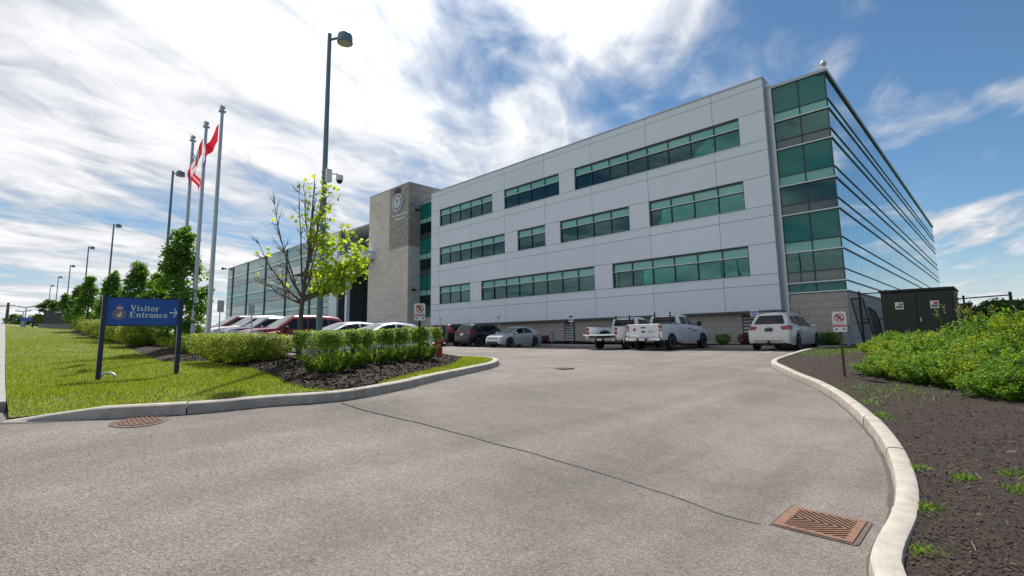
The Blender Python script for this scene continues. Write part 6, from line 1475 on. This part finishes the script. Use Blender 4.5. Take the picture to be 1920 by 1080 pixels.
def person(label, loc, rz, joints, radii, edges, top, cloth, skin, hair):
    """one continuous skinned body; hair and clothes are children"""
    me = bpy.data.meshes.new('body'); me.from_pydata(joints, edges, []); o = bpy.data.objects.new('person', me); link(o, None, loc); o.rotation_euler[2] = rz
    m1 = o.modifiers.new('skin', 'SKIN'); bm_l = me.skin_vertices[0].data if me.skin_vertices else None
    if bm_l is None:
        bm = bmesh.new(); bm.from_mesh(me); bm.verts.layers.skin.verify(); bm.to_mesh(me); bm.free(); bm_l = me.skin_vertices[0].data
    for i, r in enumerate(radii): bm_l[i].radius = (r, r*.85)
    bm_l[0].use_root = True
    s = o.modifiers.new('sub', 'SUBSURF'); s.levels = 2; s.render_levels = 2
    dg = bpy.context.evaluated_depsgraph_get(); ev = bpy.data.meshes.new_from_object(o.evaluated_get(dg)); o.modifiers.clear(); o.data = ev
    ev.materials.clear()
    for m_ in (cloth, top, skin): ev.materials.append(m_)
    for p in ev.polygons:
        c = p.center; p.use_smooth = True
        p.material_index = 2 if c.z > joints[2][2]+.10 else (1 if c.z > joints[0][2]+.05 else 0)
    tag(o, label, 'person', 'people at the entrance')
    mb = MB(); h = joints[4]; blob(mb, (h[0]-.02, h[1], h[2]+.05), (.115, .10, .12), 10, .95); hr = bpy.data.objects.new('hair', mb.mesh('hair', hair, True)); hr.parent = o; COL.objects.link(hr)
M_SKIN = mk('skin', (.35, .21, .15), .6); M_SHIRT = mk('white_shirt', (.6, .6, .6), .8); M_TEALS = mk('teal_shirt', (.02, .22, .17), .8); M_TROU = mk('dark_trousers', (.03, .03, .035), .8); M_HAIR = mk('dark_hair', (.015, .012, .01), .6)
def figure(sit):
    hip = .95 if not sit else .48
    J = [(0, 0, hip), (0, 0, hip+.28), (0, 0, hip+.50), (0, 0, hip+.60), (.02, 0, hip+.74)]
    Rr = [.15, .135, .15, .055, .095]; E = [(0, 1), (1, 2), (2, 3), (3, 4)]
    for s in (-1, 1):
        b = len(J); J += [(0, s*.19, hip+.47), (.04, s*.25, hip+.22), (.20, s*.20, hip+.04), (.27, s*.18, hip+.03)]; Rr += [.06, .05, .04, .035]; E += [(2, b), (b, b+1), (b+1, b+2), (b+2, b+3)]
        b = len(J)
        if sit: J += [(.02, s*.10, hip-.03), (.42, s*.12, hip), (.45, s*.12, .08), (.58, s*.12, .04)]
        else: J += [(0, s*.10, hip-.08), (.03, s*.11, .50), (-.02, s*.11, .08), (.13, s*.12, .04)]
        Rr += [.10, .075, .05, .04]; E += [(0, b), (b, b+1), (b+1, b+2), (b+2, b+3)]
    return J, Rr, E
yp = 28.6
c = onY(657, 586, yp); J, Rr, E = figure(False); person('person in a white top standing behind the terrace wall', (c[0], yp, 2.0), -.9, J, Rr, E, M_SHIRT, M_TROU, M_SKIN, M_HAIR)
c = onY(616, 592, yp); J, Rr, E = figure(True); person('person in a teal top sitting behind the terrace wall', (c[0], yp, 2.45), -.5, J, Rr, E, M_TEALS, M_TROU, M_SKIN, M_HAIR)
mb = MB(); mb.box(c[0]-.5, yp-.3, 2.0, c[0]+.5, yp+.25, 2.80); single('bench', mb.bev(c[0]-.52, yp-.32, 2.80, c[0]+.52, yp+.27, 2.86, .01), M_CONC, (c[0], yp, 2.0), 'concrete bench under the sitting person', 'bench')
# ------------------------------------------------------------------ far left of the street
p = onG(96, 611, .14); w0, w1 = onG(72, 611, .14), onG(124, 612, .14); dep = float(np.dot(np.array(p)-CAM, RT[2])); print('monument', p, dep)
dep = min(max(dep, 34), 42)
def fq(px, py, dd=0): return atD(px, py, dep+dd)
base_z = Z(fq(96, 611)[0], fq(96, 611)[1])
def slabq(mb, x0, x1, y0, y1, th):
    a, b = fq(x0, y1), fq(x1, y1); za, zb = fq((x0+x1)/2, y0)[2], fq((x0+x1)/2, y1)[2]; d = Vector((back3.x, back3.y, 0))*th
    mb.add([(a[0], a[1], zb), (b[0], b[1], zb), (b[0]+d.x, b[1]+d.y, zb), (a[0]+d.x, a[1]+d.y, zb), (a[0], a[1], za), (b[0], b[1], za), (b[0]+d.x, b[1]+d.y, za), (a[0]+d.x, a[1]+d.y, za)], [(3, 2, 1, 0), (4, 5, 6, 7), (0, 1, 5, 4), (1, 2, 6, 5), (2, 3, 7, 6), (3, 0, 4, 7)])
q = fq(98, 612); root = thing('monument_sign', 'black granite monument sign on a concrete base at the left', 'sign', (q[0], q[1], base_z))
mb = MB(); slabq(mb, 80, 123, 583, 606.5, .5); sl = part('slab', mb, M_GRANITE, root)
mb = MB(); slabq(mb, 104, 116, 584.5, 586.5, -.02); part('raised_line', mb, M_METAL, sl)
mb = MB(); slabq(mb, 71, 125, 606.5, 618, .9); part('base', mb, M_CONC, root)
q = atD(48, 610, 46); z = Z(q[0], q[1]); root = thing('blue_sign', 'distant blue sign panel on two posts at the far left', 'sign', (q[0], q[1], z))
def far_box(mb, x0, x1, y0, y1, d, th=.12):
    a, b = atD(x0, y1, d), atD(x1, y1, d); za, zb = atD((x0+x1)/2, y0, d)[2], atD((x0+x1)/2, y1, d)[2]; t = Vector((back3.x, back3.y, 0))*th
    mb.add([(a[0], a[1], zb), (b[0], b[1], zb), (b[0]+t.x, b[1]+t.y, zb), (a[0]+t.x, a[1]+t.y, zb), (a[0], a[1], za), (b[0], b[1], za), (b[0]+t.x, b[1]+t.y, za), (a[0]+t.x, a[1]+t.y, za)], [(3, 2, 1, 0), (4, 5, 6, 7), (0, 1, 5, 4), (1, 2, 6, 5), (2, 3, 7, 6), (3, 0, 4, 7)]); return mb
part('panel', far_box(MB(), 38, 60, 596, 602, 46), M_BLUE, root)
for a in (39, 58.5): part('post', far_box(MB(), a, a+1.2, 596, 616, 46, .1), M_NAVY, root)
q = atD(41, 616, 40); single('sign_board', far_box(MB(), 37.5, 44, 602.5, 617, 40, .15), M_BOLL, (q[0], q[1], Z(q[0], q[1])), 'small upright pale blue board left of the far blue sign', 'sign')
q = atD(11, 610, 75); z = Z(q[0], q[1]); zt_ = atD(13, 567, 75)[2]; root = thing('utility_pole', 'dark utility pole with wires at the left edge', 'utility pole', (q[0], q[1], z))
mb = MB(); mb.tube([(q[0], q[1], z-.2), (q[0], q[1], zt_)], [.24, .16], 10); part('pole', mb, M_BARK, root)
mb = MB(); d = right3; mb.tube([(q[0]-d.x*1.2, q[1]-d.y*1.2, zt_-.5), (q[0]+d.x*1.2, q[1]+d.y*1.2, zt_-.5)], .07, 6); part('crossarm', mb, M_BARK, root)
mb = MB()
for k in (-1, 1): mb.tube([(q[0]+d.x*k, q[1]+d.y*k, zt_-.4), (q[0]+d.x*k+25, q[1]+d.y*k-7, zt_-1.2), (q[0]+d.x*k+60, q[1]+d.y*k-16, zt_+.3)], .018, 4, False)
part('wire', mb, M_BLACK, root)
for px, pt, dd, lb in ((46, 575, 90, 'right'), (41.5, 583, 105, 'left')):
    q = atD(px, 605, dd); z = Z(q[0], q[1]); zt_ = atD(px, pt, dd)[2]; root = thing('far_lamp', 'slim distant twin armed lamp above the far blue sign, %s one' % lb, 'street lamp', (q[0], q[1], z), 'far twin lamps')
    mb = MB(); mb.tube([(q[0], q[1], z-.2), (q[0], q[1], zt_)], [.12, .08], 8); part('pole', mb, M_METAL, root)
    for sg in (-1, 1): mb = MB(); mb.tube([(q[0], q[1], zt_-.1), (q[0]+right3.x*sg*1.6, q[1]+right3.y*sg*1.6, zt_+.1)], [.09, .14], 6); part('arm', mb, M_METAL, root)
